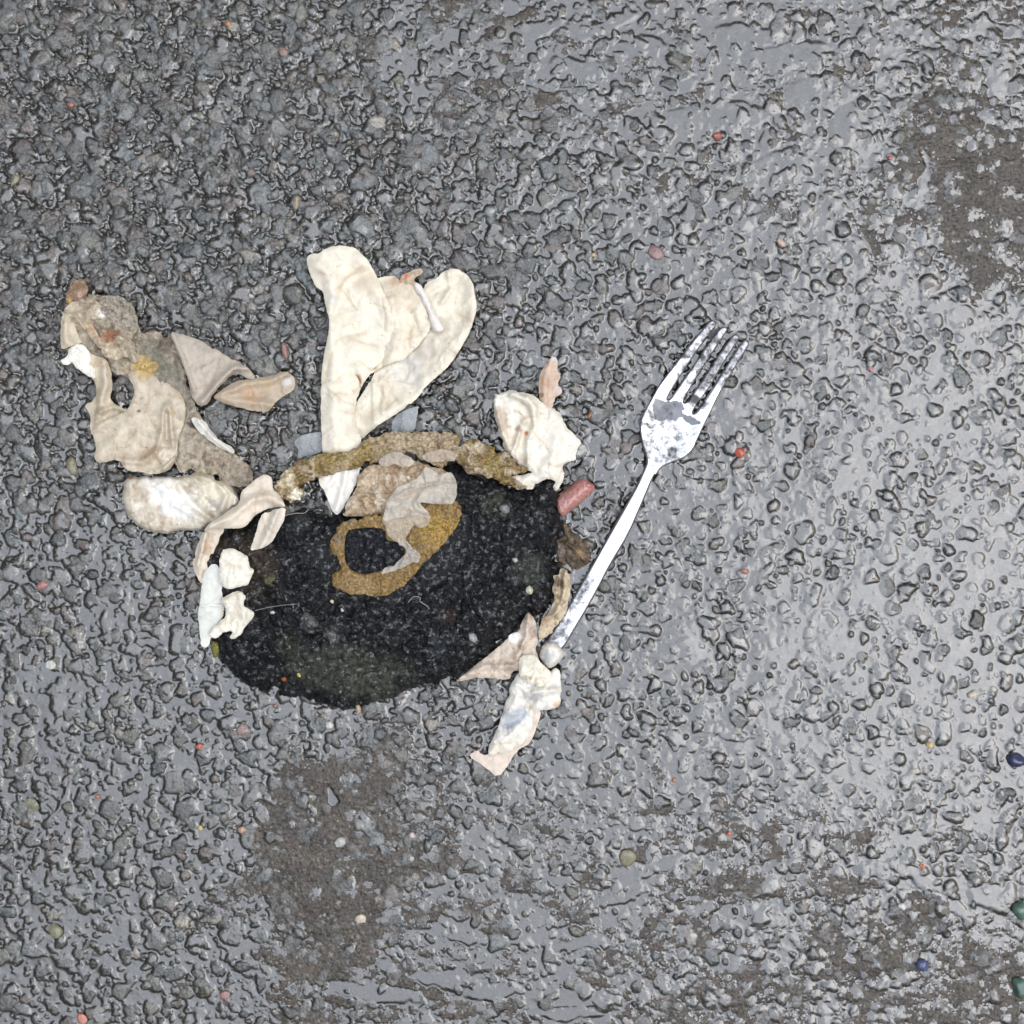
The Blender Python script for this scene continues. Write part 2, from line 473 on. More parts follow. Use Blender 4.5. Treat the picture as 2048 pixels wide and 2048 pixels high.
def densify(P, step=3.0):
    o = []
    for i in range(len(P)):
        a = P[i]; b = P[(i + 1) % len(P)]
        k = max(1, int(np.hypot(*(b - a)) / step))
        for t in range(k): o.append(a + (b - a) * t / k)
    return np.array(o)

def inside(P, x, y):
    r = np.zeros(x.shape, bool)
    for i in range(len(P)):
        x1, y1 = P[i]; x2, y2 = P[(i + 1) % len(P)]
        if y1 == y2: continue
        c = ((y1 > y) != (y2 > y)) & (x < (x2 - x1) * (y - y1) / (y2 - y1) + x1)
        r ^= c
    return r

def near(P, x, y, closed=True):
    """distance from points to a polyline, and the nearest point on it"""
    best = np.full(x.shape, 1e9); bx = x.copy(); by = y.copy()
    m = len(P) if closed else len(P) - 1
    for i in range(m):
        x1, y1 = P[i]; x2, y2 = P[(i + 1) % len(P)]
        dx, dy = x2 - x1, y2 - y1; q = dx * dx + dy * dy
        t = np.clip(((x - x1) * dx + (y - y1) * dy) / max(q, 1e-9), 0, 1)
        nx, ny = x1 + t * dx, y1 + t * dy
        d = (x - nx) ** 2 + (y - ny) ** 2
        k = d < best
        best = np.where(k, d, best); bx = np.where(k, nx, bx); by = np.where(k, ny, by)
    return np.sqrt(best), bx, by

def ridge(zm, xy, h, w, sharp=False):
    P = np.array(pts(zm, *xy))
    def f(x, y):
        d = near(P, x, y, False)[0]
        return h * (np.exp(-d / w) if sharp else np.exp(-(d / w) ** 2))
    return f

class Flap:
    def __init__(s, poly, z, col, thick=.35, step=1.8, tear=1.8, smooth=1, holes=(), edge=(1.0, 8), folds=(),
                 crumple=(0, 60), rough=(0, 14), stains=(), specks=0, seed=1, dome=0, puff=None, alpha=None, wob=None, lay=True, crease=1.0, mott=()):
        s.__dict__.update(locals())

def build_flap(f, K0):
    P = densify(smooth_poly(f.poly, f.smooth), 3.5)
    if f.tear:
        t = np.arange(len(P)) * 3.5
        P[:, 0] += f.tear * fbm(t, t * 0 + f.seed * 9.1, 16, 3, f.seed)
        P[:, 1] += f.tear * fbm(t, t * 0 + f.seed * 5.7, 16, 3, f.seed + 3)
        P[:, 0] += .45 * f.tear * noise(t / 5.1, t * 0 + .3 + f.seed, 7); P[:, 1] += .45 * f.tear * noise(t / 5.1, t * 0 + .7 + f.seed, 8)
        nk = sstep(.45, .8, noise(t / 21., t * 0 + .5, f.seed + 5)) * f.tear * 1.6      # small notches
        tn = np.roll(P, -1, 0) - np.roll(P, 1, 0); tn /= np.hypot(tn[:, 0], tn[:, 1])[:, None] + 1e-9
        a2 = .5 * np.sum(P[:, 0] * np.roll(P[:, 1], -1) - np.roll(P[:, 0], -1) * P[:, 1])
        sg = np.sign(a2); P[:, 0] += -sg * tn[:, 1] * nk; P[:, 1] += sg * tn[:, 0] * nk
    x0, y0 = P.min(0) - 2; x1, y1 = P.max(0) + 2
    ax = np.arange(x0, x1, f.step); ay = np.arange(y0, y1, f.step)
    x, y = np.meshgrid(ax, ay)
    ins = inside(P, x, y)
    rings = [P]
    for h in f.holes:
        hp = densify(smooth_poly(h, 1), 3.5)
        ins &= ~inside(hp, x, y); rings.append(hp)
    cell = ins[:-1, :-1] & ins[1:, :-1] & ins[1:, 1:] & ins[:-1, 1:]
    idx = np.arange(x.size).reshape(x.shape)
    Q = np.stack([idx[:-1, :-1], idx[1:, :-1], idx[1:, 1:], idx[:-1, 1:]], -1)[cell]
    used = np.unique(Q); re = np.full(x.size, -1); re[used] = np.arange(len(used))
    Q = re[Q]; x = x.ravel()[used]; y = y.ravel()[used]
    d = np.full(x.shape, 1e9); bx = x.copy(); by = y.copy()
    for R in rings:
        dd, nx, ny = near(R, x, y)
        k = dd < d; d = np.where(k, dd, d); bx = np.where(k, nx, bx); by = np.where(k, ny, by)
    # boundary edges
    E = np.concatenate([Q[:, [0, 1]], Q[:, [1, 2]], Q[:, [2, 3]], Q[:, [3, 0]]])
    key = np.sort(E, 1); kk = key[:, 0].astype(np.int64) * len(x) + key[:, 1]
    u, inv, cnt = np.unique(kk, return_inverse=True, return_counts=True)
    BE = E[cnt[inv] == 1]
    bv = np.unique(BE)
    d2 = d.copy(); d2[bv] = 0
    x2 = x.copy(); y2 = y.copy(); x2[bv] = bx[bv]; y2[bv] = by[bv]
    x, y, d = x2, y2, d2
    z = f.z(x, y, d) if callable(f.z) else np.full(x.shape, float(f.z))
    z = z + f.dome * (1 - np.exp(-d / 22.0))
    if f.lay: z = z + 1.1 * fbm(x, y, 75, 2, f.seed + 80) + 0.3 * (ridged(x, y, 30, 2, f.seed + 90) - .4)
    if f.puff: z = z + f.puff * np.sqrt(np.clip(1 - (1 - np.clip(d / 16., 0, 1)) ** 2, 0, 1))
    for g in f.folds: z = z + (1.35 if f.lay else 1) * g(x, y)
    if f.crumple[0]: z = z + (.62 if f.lay and f.crumple[1] > 24 else .85) * f.crumple[0] * (ridged(x, y, f.crumple[1], 3, f.seed) - .4)
    if f.rough[0]: z = z + f.rough[0] * fbm(x, y, f.rough[1], 3, f.seed + 40)
    z = z - (f.edge[0] * .4 * np.exp(-d / (f.edge[1] * .5)) if f.lay else f.edge[0] * np.exp(-d / f.edge[1]))
    z = np.maximum(z, .25)
    if f.wob: z = z + f.wob(x, y, d)
    c = np.zeros((len(x), 4)); c[:, :3] = f.col; c[:, 3] = 1
    if f.lay:
        rg = np.random.default_rng(f.seed)
        wx = x + 7 * fbm(x, y, 40, 2, f.seed + 11); wy = y + 7 * fbm(x, y, 40, 2, f.seed + 12)
        area = len(x) * f.step ** 2
        for _ in range(int(np.clip(area / 900 * f.crease, 3, 40))):
            i1 = rg.integers(len(x)); ln = rg.uniform(20, 75); an = rg.uniform(0, np.pi)
            p1 = (x[i1], y[i1]); p2 = (x[i1] + ln * np.cos(an), y[i1] + ln * np.sin(an))
            dd = near(np.array([p1, p2]), wx, wy, False)[0]
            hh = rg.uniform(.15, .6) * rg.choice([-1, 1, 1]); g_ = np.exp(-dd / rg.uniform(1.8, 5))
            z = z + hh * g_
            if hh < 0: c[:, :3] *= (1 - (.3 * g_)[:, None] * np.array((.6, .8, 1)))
    c[:, :3] *= (1 + .07 * fbm(x, y, 40, 3, f.seed + 60))[:, None]
    for mcol, msc, mth, mam in f.mott:
        mk = mam * sstep(mth, mth + .22, fbm(x, y, msc, 4, f.seed + int(msc * 7)))
        c[:, :3] = c[:, :3] * (1 - mk[:, None]) + np.array(mcol) * mk[:, None]
    for st in f.stains:
        sx, sy, sr, scol, amt = st[:5]
        asp = st[5] if len(st) > 5 else 1.0; an = math.radians(st[6]) if len(st) > 6 else 0
        ux = (x - sx) * math.cos(an) + (y - sy) * math.sin(an); uy = -(x - sx) * math.sin(an) + (y - sy) * math.cos(an)
        dd = np.hypot(ux / asp, uy) / sr
        mk = amt * sstep(1.15, .45, dd + .55 * fbm(x, y, sr * .5 + 3, 3, f.seed + int(sx)))
        if scol is None: c[:, 3] = c[:, 3] * (1 - mk)
        else: c[:, :3] = c[:, :3] * (1 - mk[:, None]) + np.array(scol) * mk[:, None]
    if f.specks:
        nh = noise(x / 3.1, y / 3.1, f.seed + 500) + .5 * noise(x / 1.7, y / 1.7, f.seed + 501)
        cl_ = fbm(x, y, 34, 3, f.seed + 70)
        th = 1.12 - 2.5 * f.specks ** .5 * .35 - .9 * cl_ * (.4 + 3 * f.specks)
        mk = sstep(th - .1, th + .1, nh)
        c[:, :3] *= (1 - .85 * mk)[:, None]
    c[:, :3] = np.clip(c[:, :3], .003, .93)
    if f.alpha is not None: c[:, 3] = f.alpha(x, y, d)
    zt = z * .001
    fx = (CAM_H - zt) / CAM_H
    wx = (x - 1024) * K * fx; wy = (1024 - y) * K * fx
    n = len(x)
    top = np.stack([wx, wy, zt], 1)
    bot = top.copy(); bot[:, 2] -= f.thick * .001
    bot[bv, 0] = top[bv, 0]; bot[bv, 1] = top[bv, 1]
    QB = Q[:, ::-1] + n
    if f.lay:                                       # crisp cut edge: the rim has its own vertices
        m = np.full(n, -1); m[bv] = np.arange(len(bv)); nb = len(bv)
        V = np.concatenate([top, bot, top[bv], bot[bv]]); CC = np.concatenate([c, c, c[bv], c[bv]])
        a0 = m[BE[:, 0]] + 2 * n; a1 = m[BE[:, 1]] + 2 * n
        side = np.stack([a1, a0, a0 + nb, a1 + nb], 1)
    else:
        V = np.concatenate([top, bot]); CC = np.concatenate([c, c])
        side = np.stack([BE[:, 1], BE[:, 0], BE[:, 0] + n, BE[:, 1] + n], 1)
    return V, np.concatenate([Q, QB, side]), CC

def sheet(name, flaps, mat, parent=None):
    Vs, Qs, Cs, k = [], [], [], 0
    for f in flaps:
        V, Q_, c = build_flap(f, K)
        Vs.append(V); Qs.append(Q_ + k); Cs.append(c); k += len(V)
    V = np.concatenate(Vs); 
    loc = (0, 0, 0)
    if parent is None:
        m = (V.max(0) + V.min(0)) / 2; loc = (float(m[0]), float(m[1]), 0.0)
    return mesh_np(name, V, np.concatenate(Qs), mat, parent, np.concatenate(Cs), True, loc)

CREAM = (.73, .665, .53); WHITE = (.84, .81, .74); BEIGE = (.56, .48, .37); GREYB = (.46, .41, .335); DIRT = (.20, .15, .10)
RUST = (.30, .12, .05); YEL = (.52, .36, .12)

# ---------------------------------------------------------------- big cream tissue
t = empty('tissue', 760, 740, 'big cream tissue with two upright lobes above the black pad', 'tissue')
right = pts('B', (700, 1480), (860, 1200), (1060, 1120), (1240, 980), (1300, 860), (1250, 700), (1230, 560), (1290, 460), (1380, 420), (1430, 365), (1540, 330), (1640, 390), (1705, 480), (1720, 600),
            (1728, 700), (1690, 830), (1640, 950), (1560, 1090), (1460, 1220), (1290, 1360), (1180, 1510), (1060, 1590), (900, 1690), (790, 1770), (700, 1850), (600, 1900), (600, 1600))
right_f = Flap(right, 3.0, CREAM, folds=[ridge('B', ((1700, 500), (1690, 800), (1440, 1200), (1200, 1440), (850, 1690)), 2.0, 18),
               ridge('B', ((1480, 380), (1500, 520), (1420, 640)), 1.3, 6), ridge('B', ((1340, 560), (1450, 500), (1560, 430)), -1.2, 8),
               ridge('B', ((1100, 1180), (1180, 1300), (1180, 1440)), -1.0, 12), ridge('B', ((880, 1300), (1000, 1330), (1180, 1370)), .6, 3, True),
               ridge('B', ((820, 1350), (830, 1650)), .8, 5), ridge('B', ((920, 1380), (900, 1600)), .7, 5)],
               crumple=(.9, 55), rough=(.25, 12), seed=3, specks=.006,
               stains=[(850, 700, 26, (.50, .44, .36), .8, 1.6, -50), (885, 655, 26, (.46, .40, .31), .7), (815, 735, 34, (.60, .58, .54), .6, 1.3, 70), (940, 640, 20, (.6, .5, .38), .5), (735, 830, 22, (.64, .55, .40), .5)])
sheet('right_lobe', [right_f], M_tissue, t)
mid = pts('B', (820, 440), (870, 420), (960, 400), (1010, 400), (1040, 440), (1130, 470), (1190, 500), (1260, 600), (1290, 720), (1330, 830), (1310, 890), (1240, 980), (1150, 1080), (1080, 1140),
          (1000, 1160), (880, 1210), (760, 1290), (700, 1420), (640, 1500), (560, 1300), (700, 800))
mid_f = Flap(mid, 5.0, (.74, .66, .52), folds=[ridge('B', ((980, 620), (1040, 900), (960, 1150)), 1.5, 12)], crumple=(.9, 42), rough=(.3, 10), seed=7, specks=.012,
             stains=[(800, 580, 36, (.50, .40, .28), .55, 1.3, 0), (780, 690, 20, (.55, .48, .38), .5), (790, 560, 14, (.45, .25, .15), .6)])
lobe = pts('B', (230, 265), (250, 215), (345, 195), (430, 150), (540, 132), (650, 155), (720, 205), (775, 265), (830, 370), (880, 470), (930, 590), (980, 690), (1010, 820), (1000, 980), (920, 1130),
           (800, 1230), (740, 1300), (690, 1440), (650, 1600), (680, 1750), (720, 1850), (690, 1960), (640, 2200), (360, 2200), (372, 1932), (362, 1700), (358, 1500), (365, 1300), (380, 1130), (405, 1000), (425, 900), (435, 800),
           (400, 660), (380, 545), (310, 490), (265, 400))
lobe_f = Flap(lobe, 6.0, (.76, .695, .56), folds=[ridge('B', ((330, 300), (450, 420), (480, 600), (430, 800)), 1.8, 14), ridge('B', ((560, 520), (620, 450), (760, 380)), -1.8, 14),
              ridge('B', ((440, 860), (470, 1300), (480, 1900)), 1.6, 14), ridge('B', ((520, 620), (480, 740)), -1.4, 10), ridge('B', ((640, 1220), (680, 1500), (690, 1700)), -1.6, 10),
              ridge('B', ((560, 800), (640, 1000), (620, 1180)), 1.4, 26), ridge('B', ((700, 300), (860, 560), (980, 800)), 1.2, 16)],
              crumple=(.7, 80), rough=(.2, 18), seed=12, specks=.003, edge=(2.0, 9),
              stains=[(716, 760, 13, RUST, .95, .75, 0), (722, 778, 8, RUST, .9), (690, 640, 26, (.72, .62, .46), .5), (668, 600, 14, (.60, .58, .56), .5), (730, 560, 30, (.70, .56, .40), .45, 1.6, 60), (705, 860, 22, (.60, .52, .40), .55)])
sheet('main_lobe', [mid_f, lobe_f], M_tissue, t)
roll = pts('B', (1180, 455), (1225, 470), (1260, 520), (1310, 590), (1340, 700), (1400, 790), (1445, 875), (1400, 900), (1330, 880), (1295, 700), (1215, 580), (1170, 500))
sheet('rolled_edge', [Flap(roll, 6.4, (.76, .70, .64), puff=1.6, crumple=(.5, 22), seed=21, step=1.6, stains=[(820, 560, 9, (.35, .15, .10), .7)], specks=.02)], M_tissue, t)
top = pts('B', (1030, 460), (1040, 400), (1100, 390), (1180, 350), (1240, 330), (1260, 370), (1180, 430), (1210, 480), (1120, 500))
sheet('torn_tip', [Flap(top, 5.4, (.50, .38, .27), crumple=(1.2, 16), seed=23, step=1.6, tear=3, stains=[(812, 552, 6, (.6, .12, .05), .9), (800, 560, 7, RUST, .7)])], M_rough_tissue, t)
tail = pts('C', (955, 500), (960, 560), (1000, 600), (1020, 660), (1050, 740), (1090, 788), (1140, 735), (1200, 620), (1245, 530), (1270, 400), (1100, 380), (980, 430))
sheet('tapered_tail', [Flap(tail, 7.5, (.80, .76, .68), folds=[ridge('C', ((1160, 430), (1140, 560), (1090, 740)), 1.3, 7)], crumple=(.5, 36), seed=25, step=1.6, stains=[(640, 960, 14, (.55, .48, .38), .5)])], M_tissue, t)

# ---------------------------------------------------------------- soiled tissue, left
t = empty('tissue', 300, 750, 'dirty crumpled beige tissue sprawling at the far left of the debris', 'tissue')
spine = pts('A', (160, 330), (180, 270), (250, 230), (330, 240), (420, 245), (560, 250), (640, 320), (680, 430), (690, 510), (760, 490), (880, 490), (950, 600), (1000, 760), (1030, 900), (1090, 1060), (1170, 1180), (1300, 1300),
            (1420, 1400), (1500, 1520), (1420, 1570), (1290, 1560), (1200, 1490), (1100, 1470), (1020, 1440), (975, 1485), (930, 1400), (800, 1300), (720, 1000), (660, 880), (600, 800), (500, 790), (440, 680), (350, 640), (280, 690), (190, 640), (140, 600), (140, 480))
sheet('matted_layer', [Flap(spine, 3.2, (.36, .30, .22), mott=(((.14, .105, .07), 26, .05, .8), ((.50, .44, .34), 18, .15, .7), ((.08, .065, .05), 8, .25, .7)), crumple=(2.0, 34), rough=(1.1, 10), seed=31, tear=6, specks=.05, dome=1.6,
      stains=[(218, 680, 22, RUST, .85), (235, 672, 12, (.25, .12, .06), .6), (215, 700, 7, (.05, .05, .06), .95), (330, 690, 26, (.12, .09, .06), .8), (310, 720, 26, (.16, .16, .12), .7, 2.4, 60), (356, 780, 34, (.20, .19, .15), .6, 2.6, 70),
              (400, 860, 50, (.34, .29, .22), .6), (287, 734, 24, YEL, .85, 1.4, 0), (160, 640, 20, (.52, .40, .26), .7), (205, 628, 9, WHITE, .9), (260, 610, 40, (.36, .33, .28), .7),
              (385, 850, 8, (.02, .02, .02), .9, 1.6, 20), (350, 900, 40, (.48, .42, .33), .6), (480, 950, 30, (.28, .23, .17), .6)])], M_rough_tissue, t)
knot = pts('A', (410, 260), (480, 245), (560, 250), (640, 310), (675, 420), (680, 520), (600, 480), (520, 440), (450, 380), (400, 320))
sheet('shredded_knot', [Flap(knot, 6.0, (.38, .33, .26), mott=(((.12, .10, .08), 8, .1, .7),), crumple=(2.6, 14), rough=(.8, 6), seed=33, step=1.6, tear=5, specks=.04)], M_rough_tissue, t)
brow = pts('A', (160, 350), (200, 300), (280, 265), (360, 260), (420, 310), (450, 390), (400, 420), (330, 400), (380, 470), (430, 560), (520, 520), (600, 520), (650, 580), (690, 680), (650, 730), (600, 660), (540, 700), (460, 680), (400, 600), (320, 500), (260, 420), (200, 480), (150, 560), (140, 460))
sheet('ribbed_fold', [Flap(brow, 5.6, (.46, .38, .27), mott=(((.26, .19, .12), 20, .05, .7), ((.60, .52, .40), 16, .15, .6)), folds=[ridge('A', ((250, 400), (330, 520), (430, 660)), 1.6, 7), ridge('A', ((520, 510), (620, 580), (650, 700)), 1.8, 7), ridge('A', ((290, 280), (400, 290)), 1.2, 6)],
      crumple=(1.1, 22), seed=35, step=1.6, specks=.03, stains=[(216, 672, 18, RUST, .9), (205, 628, 10, (.8, .76, .66), .95, 1.4, 20), (190, 655, 20, (.50, .33, .18), .6)])], M_rough_tissue, t)
strap = pts('A', (200, 300), (150, 420), (140, 560), (150, 620), (200, 600), (290, 570), (340, 640), (400, 660), (460, 690), (490, 760), (500, 880), (480, 960), (520, 1000), (620, 1035), (560, 1080), (440, 1120), (400, 1130), (380, 1210), (345, 1190), (350, 1080), (330, 1040), (305, 1000), (370, 970), (390, 890),
            (370, 820), (300, 760), (250, 660), (240, 600), (300, 560), (240, 480), (250, 380))
strap_f = Flap(strap, 5.2, (.54, .46, .34), mott=(((.36, .29, .20), 26, .1, .6),), folds=[ridge('A', ((440, 700), (450, 850), (400, 1080)), 2.0, 9), ridge('A', ((170, 420), (180, 560), (240, 600)), 1.6, 9), ridge('A', ((420, 1050), (500, 1010), (600, 1040)), 1.6, 6)],
               crumple=(.8, 30), seed=37, specks=.012, step=1.8, stains=[(300, 680, 10, YEL, .5), (190, 720, 12, (.5, .33, .2), .4)])
drape = pts('A', (600, 800), (640, 760), (720, 760), (800, 810), (900, 860), (980, 930), (1005, 1010), (1000, 1120), (960, 1200), (948, 1300), (940, 1380), (880, 1460), (780, 1482), (650, 1468), (580, 1440), (540, 1372), (410, 1405), (370, 1370), (388, 1290), (365, 1210),
            (350, 1170), (400, 1120), (500, 1080), (600, 1040), (640, 960), (655, 880))
drape_f = Flap(drape, 6.4, (.56, .48, .365), mott=(((.38, .31, .22), 34, .08, .6), ((.22, .17, .12), 9, .32, .6)), folds=[ridge('A', ((890, 1000), (900, 1150), (930, 1350), (860, 1440)), 1.8, 7), ridge('A', ((860, 1010), (840, 1200), (800, 1320)), 1.3, 6), ridge('A', ((540, 1380), (700, 1400), (800, 1330)), 1.8, 9),
               ridge('A', ((380, 1380), (520, 1230), (640, 1080)), 1.2, 16), ridge('A', ((870, 1060), (880, 1250)), -1.6, 5), ridge('A', ((400, 1150), (520, 1080), (640, 1000)), 1.3, 8), ridge('A', ((560, 1440), (780, 1480), (930, 1380)), 1.3, 6)],
               crumple=(.9, 46), rough=(.35, 9), seed=39, specks=.03, edge=(2.4, 7), stains=[(298, 905, 18, (.34, .22, .13), .6, 1.6, -20), (278, 822, 4, (.08, .06, .05), .95), (345, 820, 9, (.62, .42, .2), .6, .5, 0), (290, 745, 20, YEL, .7), (325, 770, 30, (.45, .38, .29), .6)])
sheet('draped_fold', [strap_f, drape_f], M_tissue, t)
loop = pts('A', (800, 1330), (850, 1290), (900, 1310), (935, 1240), (950, 1300), (940, 1370), (900, 1420), (855, 1425), (820, 1380))
sheet('curled_loop', [Flap(loop, 8.0, (.60, .52, .40), crumple=(1.0, 18), seed=41, step=1.5, puff=.8)], M_tissue, t)
sliver = pts('A', (1040, 1080), (1130, 1100), (1180, 1180), (1240, 1240), (1340, 1300), (1345, 1345), (1240, 1295), (1120, 1210), (1060, 1140))
sheet('pale_sliver', [Flap(sliver, 6.0, (.70, .66, .58), crumple=(.6, 20), seed=43, step=1.6, folds=[ridge('A', ((1090, 1110), (1200, 1230), (1330, 1330)), 1.2, 5)])], M_tissue, t)
resid = pts('A', (140, 690), (170, 675), (190, 640), (215, 600), (260, 575), (310, 590), (340, 640), (360, 700), (380, 760), (390, 820), (340, 805), (290, 775), (250, 740), (220, 700), (200, 725), (160, 730))
sheet('white_residue', [Flap(resid, 6.6, (.82, .79, .69), crumple=(1.1, 12), rough=(.5, 6), seed=45, step=1.5, tear=3, puff=.8, specks=.012)], M_tissue, t)
wing = pts('A', (885, 478), (960, 510), (1100, 545), (1200, 600), (1290, 668), (1400, 715), (1450, 755), (1490, 815), (1440, 830), (1390, 800), (1330, 790), (1290, 820), (1210, 900), (1160, 990), (1105, 1010), (1045, 945), (1030, 860), (1000, 760), (950, 630))
wing_f = Flap(wing, 5.6, (.45, .385, .31), folds=[ridge('A', ((1120, 980), (1240, 840), (1330, 750), (1430, 740)), 2.2, 8), ridge('A', ((900, 490), (980, 680), (1060, 900)), 1.6, 7), ridge('A', ((1300, 830), (1360, 770)), -1.5, 5), ridge('A', ((1150, 860), (1230, 700)), -1.0, 10)],
              crumple=(.8, 40), rough=(.3, 8), seed=47, tear=3, specks=.012, edge=(2.2, 7), stains=[(400, 690, 14, (.30, .27, .23), .6)])
wing2 = pts('A', (1180, 950), (1260, 890), (1350, 835), (1480, 815), (1590, 800), (1690, 765), (1745, 800), (1765, 850), (1750, 900), (1680, 940), (1620, 985), (1570, 1055), (1490, 1042), (1380, 1022), (1280, 992))
wing2_f = Flap(wing2, 4.2, (.45, .36, .26), folds=[ridge('A', ((1220, 940), (1400, 860), (1600, 830), (1700, 780)), 1.6, 8), ridge('A', ((1260, 960), (1450, 980), (1600, 1000)), 1.1, 8)],
               crumple=(.9, 34), seed=49, specks=.012, stains=[(500, 790, 22, (.45, .28, .15), .6), (575, 765, 10, (.60, .60, .60), .8), (535, 770, 14, (.55, .40, .18), .4)])
sheet('side_flap', [wing2_f, wing_f], M_tissue, t)

# seed head and pink frayed thread at the top of that tissue
sp = pts('A', (170, 250), (200, 190), (240, 140), (300, 130), (330, 170), (330, 230), (290, 280), (230, 300), (190, 330))
o = sheet('leaf_scrap', [Flap(sp, 5.0, (.30, .20, .13), crumple=(1.8, 10), rough=(.9, 5), seed=51, step=1.4, tear=3, puff=1.4, stains=[(138, 600, 7, YEL, .8), (160, 590, 7, (.6, .35, .33), .7)])], M_rough_tissue)
tag(o, 'small rotten brown leafy scrap at the top end of the left tissue', 'leaf scrap')

# ---------------------------------------------------------------- pale bulging lump, lower left
t = empty('paper_lump', 350, 990, 'bulging pale lump of wet pulp with a white ear-like hollow left of the pad', 'pulp lump')
lump = pts('A', (570, 1560), (600, 1500), (680, 1480), (780, 1490), (960, 1500), (1080, 1450), (1220, 1500), (1300, 1540), (1370, 1620), (1375, 1700), (1260, 1790), (1190, 1830), (1080, 1870), (950, 1865), (860, 1892), (760, 1872), (650, 1822), (590, 1740), (567, 1650))
sheet('pulp_body', [Flap(lump, 3.0, (.60, .53, .42), mott=(((.34, .27, .19), 24, .12, .6), ((.80, .76, .66), 20, .15, .5)), puff=5.0, folds=[ridge('A', ((960, 1560), (1060, 1700), (1190, 1790)), -2.2, 7), ridge('A', ((830, 1560), (950, 1700), (1120, 1790)), 1.2, 9), ridge('A', ((1050, 1480), (1200, 1520), (1290, 1620), (1250, 1720)), 1.6, 7)],
      crumple=(.9, 26), rough=(.35, 7), seed=53, tear=3, specks=.02, stains=[(345, 1000, 36, (.88, .86, .80), .9, 1.9, 35), (430, 975, 26, (.74, .68, .50), .8), (280, 985, 22, (.36, .27, .18), .5), (262, 955, 7, (.5, .18, .08), .8), (425, 1010, 10, (.4, .38, .34), .8, 2.5, 40), (395, 945, 20, (.45, .36, .22), .5)])], M_tissue, t)
ear = pts('A', (1130, 1560), (1200, 1540), (1280, 1560), (1360, 1620), (1372, 1690), (1300, 1690), (1250, 1720), (1180, 1730), (1110, 1690), (1110, 1620))
sheet('hollow_ear', [Flap(ear, 8.0, (.72, .66, .52), folds=[ridge('A', ((1200, 1650), (1230, 1660)), -2.6, 10), ridge('A', ((1290, 1550), (1350, 1620), (1340, 1690)), 1.4, 5)], crumple=(1.0, 14), seed=55, step=1.4, stains=[(432, 1002, 9, (.42, .36, .26), .7)], specks=.02)], M_tissue, t)

# ---------------------------------------------------------------- charred pad
pad = pts('C', (130, 1010), (200, 940), (280, 900), (380, 850), (470, 800), (600, 800), (700, 790), (860, 735), (950, 770), (1100, 790), (1300, 700), (1600, 600)) + \
      pts('D', (330, 930), (440, 960), (560, 940), (640, 1010), (740, 1080), (880, 1080), (1030, 1160), (1190, 1190), (1240, 1120), (1350, 1060), (1415, 1110), (1395, 1180), (1440, 1250), (1430, 1350), (1462, 1480), (1480, 1540), (1410, 1590), (1400, 1700), (1425, 1780)) + \
      pts('E', (1055, 130), (1010, 240), (990, 400), (900, 520), (780, 520), (720, 610), (640, 690), (560, 770), (420, 870), (300, 960), (180, 1060), (20, 1125)) + \
      pts('G', (1830, 1110), (1620, 1200), (1400, 1270), (1250, 1340), (1180, 1330), (1000, 1300), (880, 1250), (700, 1230), (500, 1180), (360, 1120), (290, 1030), (230, 970), (190, 900), (170, 800), (100, 600), (90, 420), (60, 260), (50, 120))
t = empty('charred_pad', 770, 1200, 'thick flat black tarry pad with a square dark core, lying in the middle', 'burnt pad')
def pad_z(x, y, d):
    z = 2.5 + 8.0 * (1 - np.exp(-d / 26.0))
    z = z + 1.6 * fbm(x, y, 95, 2, 61) + 3.0 * np.abs(fbm(x, y, 40, 3, 62)) + 1.3 * np.sin(np.hypot(x - 715, (y - 1060) * 1.15) / 15 + 5 * fbm(x, y, 110, 2, 66)) * sstep(-.3, .3, fbm(x, y, 90, 2, 67)) + .9 * ridged(x, y, 15, 2, 63) + .35 * ridged(x, y, 15, 2, 68) + .7 * fbm(x, y, 12, 2, 69) + .42 * noise(x / 6.5, y / 6.5, 64) + .2 * noise(x / 3.1, y / 3.1, 65)
    z = z - np.maximum(z - 10.3, 0) * sstep(1.25, .95, np.hypot((x - 775) / 150, (y - 1075) / 115))
    z = z - 1.8 * np.exp(-(near(np.array(pts('G', (600, 1000), (1000, 1080), (1500, 1000), (1932, 900))), x, y, False)[0] / 14) ** 2)
    z = z + 1.3 * np.exp(-(near(np.array(pts('G', (850, 720), (1080, 800), (1500, 760))), x, y, False)[0] / 16) ** 2)
    sm = sstep(575, 500, x + .3 * (y - 1100)) * sstep(1260, 1200, y)
    return z * (1 - .12 * sm)
sheet('body', [Flap(pad, pad_z, (.0085, .0085, .0095), lay=False, thick=2.4, step=1.6, tear=8, smooth=1, edge=(1.5, 5), seed=60,
      stains=[(500, 1130, 60, (.040, .030, .021), .85, 1.2, 80), (590, 1040, 34, (.030, .034, .034), .7), (430, 1080, 30, (.045, .032, .024), .8), (620, 1245, 20, (.10, .10, .095), .6), (665, 1268, 16, (.12, .12, .11), .6),
              (990, 1010, 30, (.04, .042, .03), .7), (1060, 1140, 40, (.05, .055, .045), .6), (700, 1345, 60, (.06, .062, .045), .55, 2.4, 8), (580, 1290, 26, (.03, .035, .018), .6), (900, 1230, 14, (.06, .035, .025), .6), (880, 1290, 26, (.03, .035, .04), .5),
              (540, 1160, 8, (.14, .12, .06), .8, 1.6, -40)])], M_tar, t)
hole = pts('C', (1165, 895), (1240, 880), (1330, 872), (1450, 882), (1458, 970), (1560, 985), (1605, 1050), (1560, 1130), (1450, 1190), (1300, 1222), (1205, 1200), (1150, 1130), (1145, 1000))
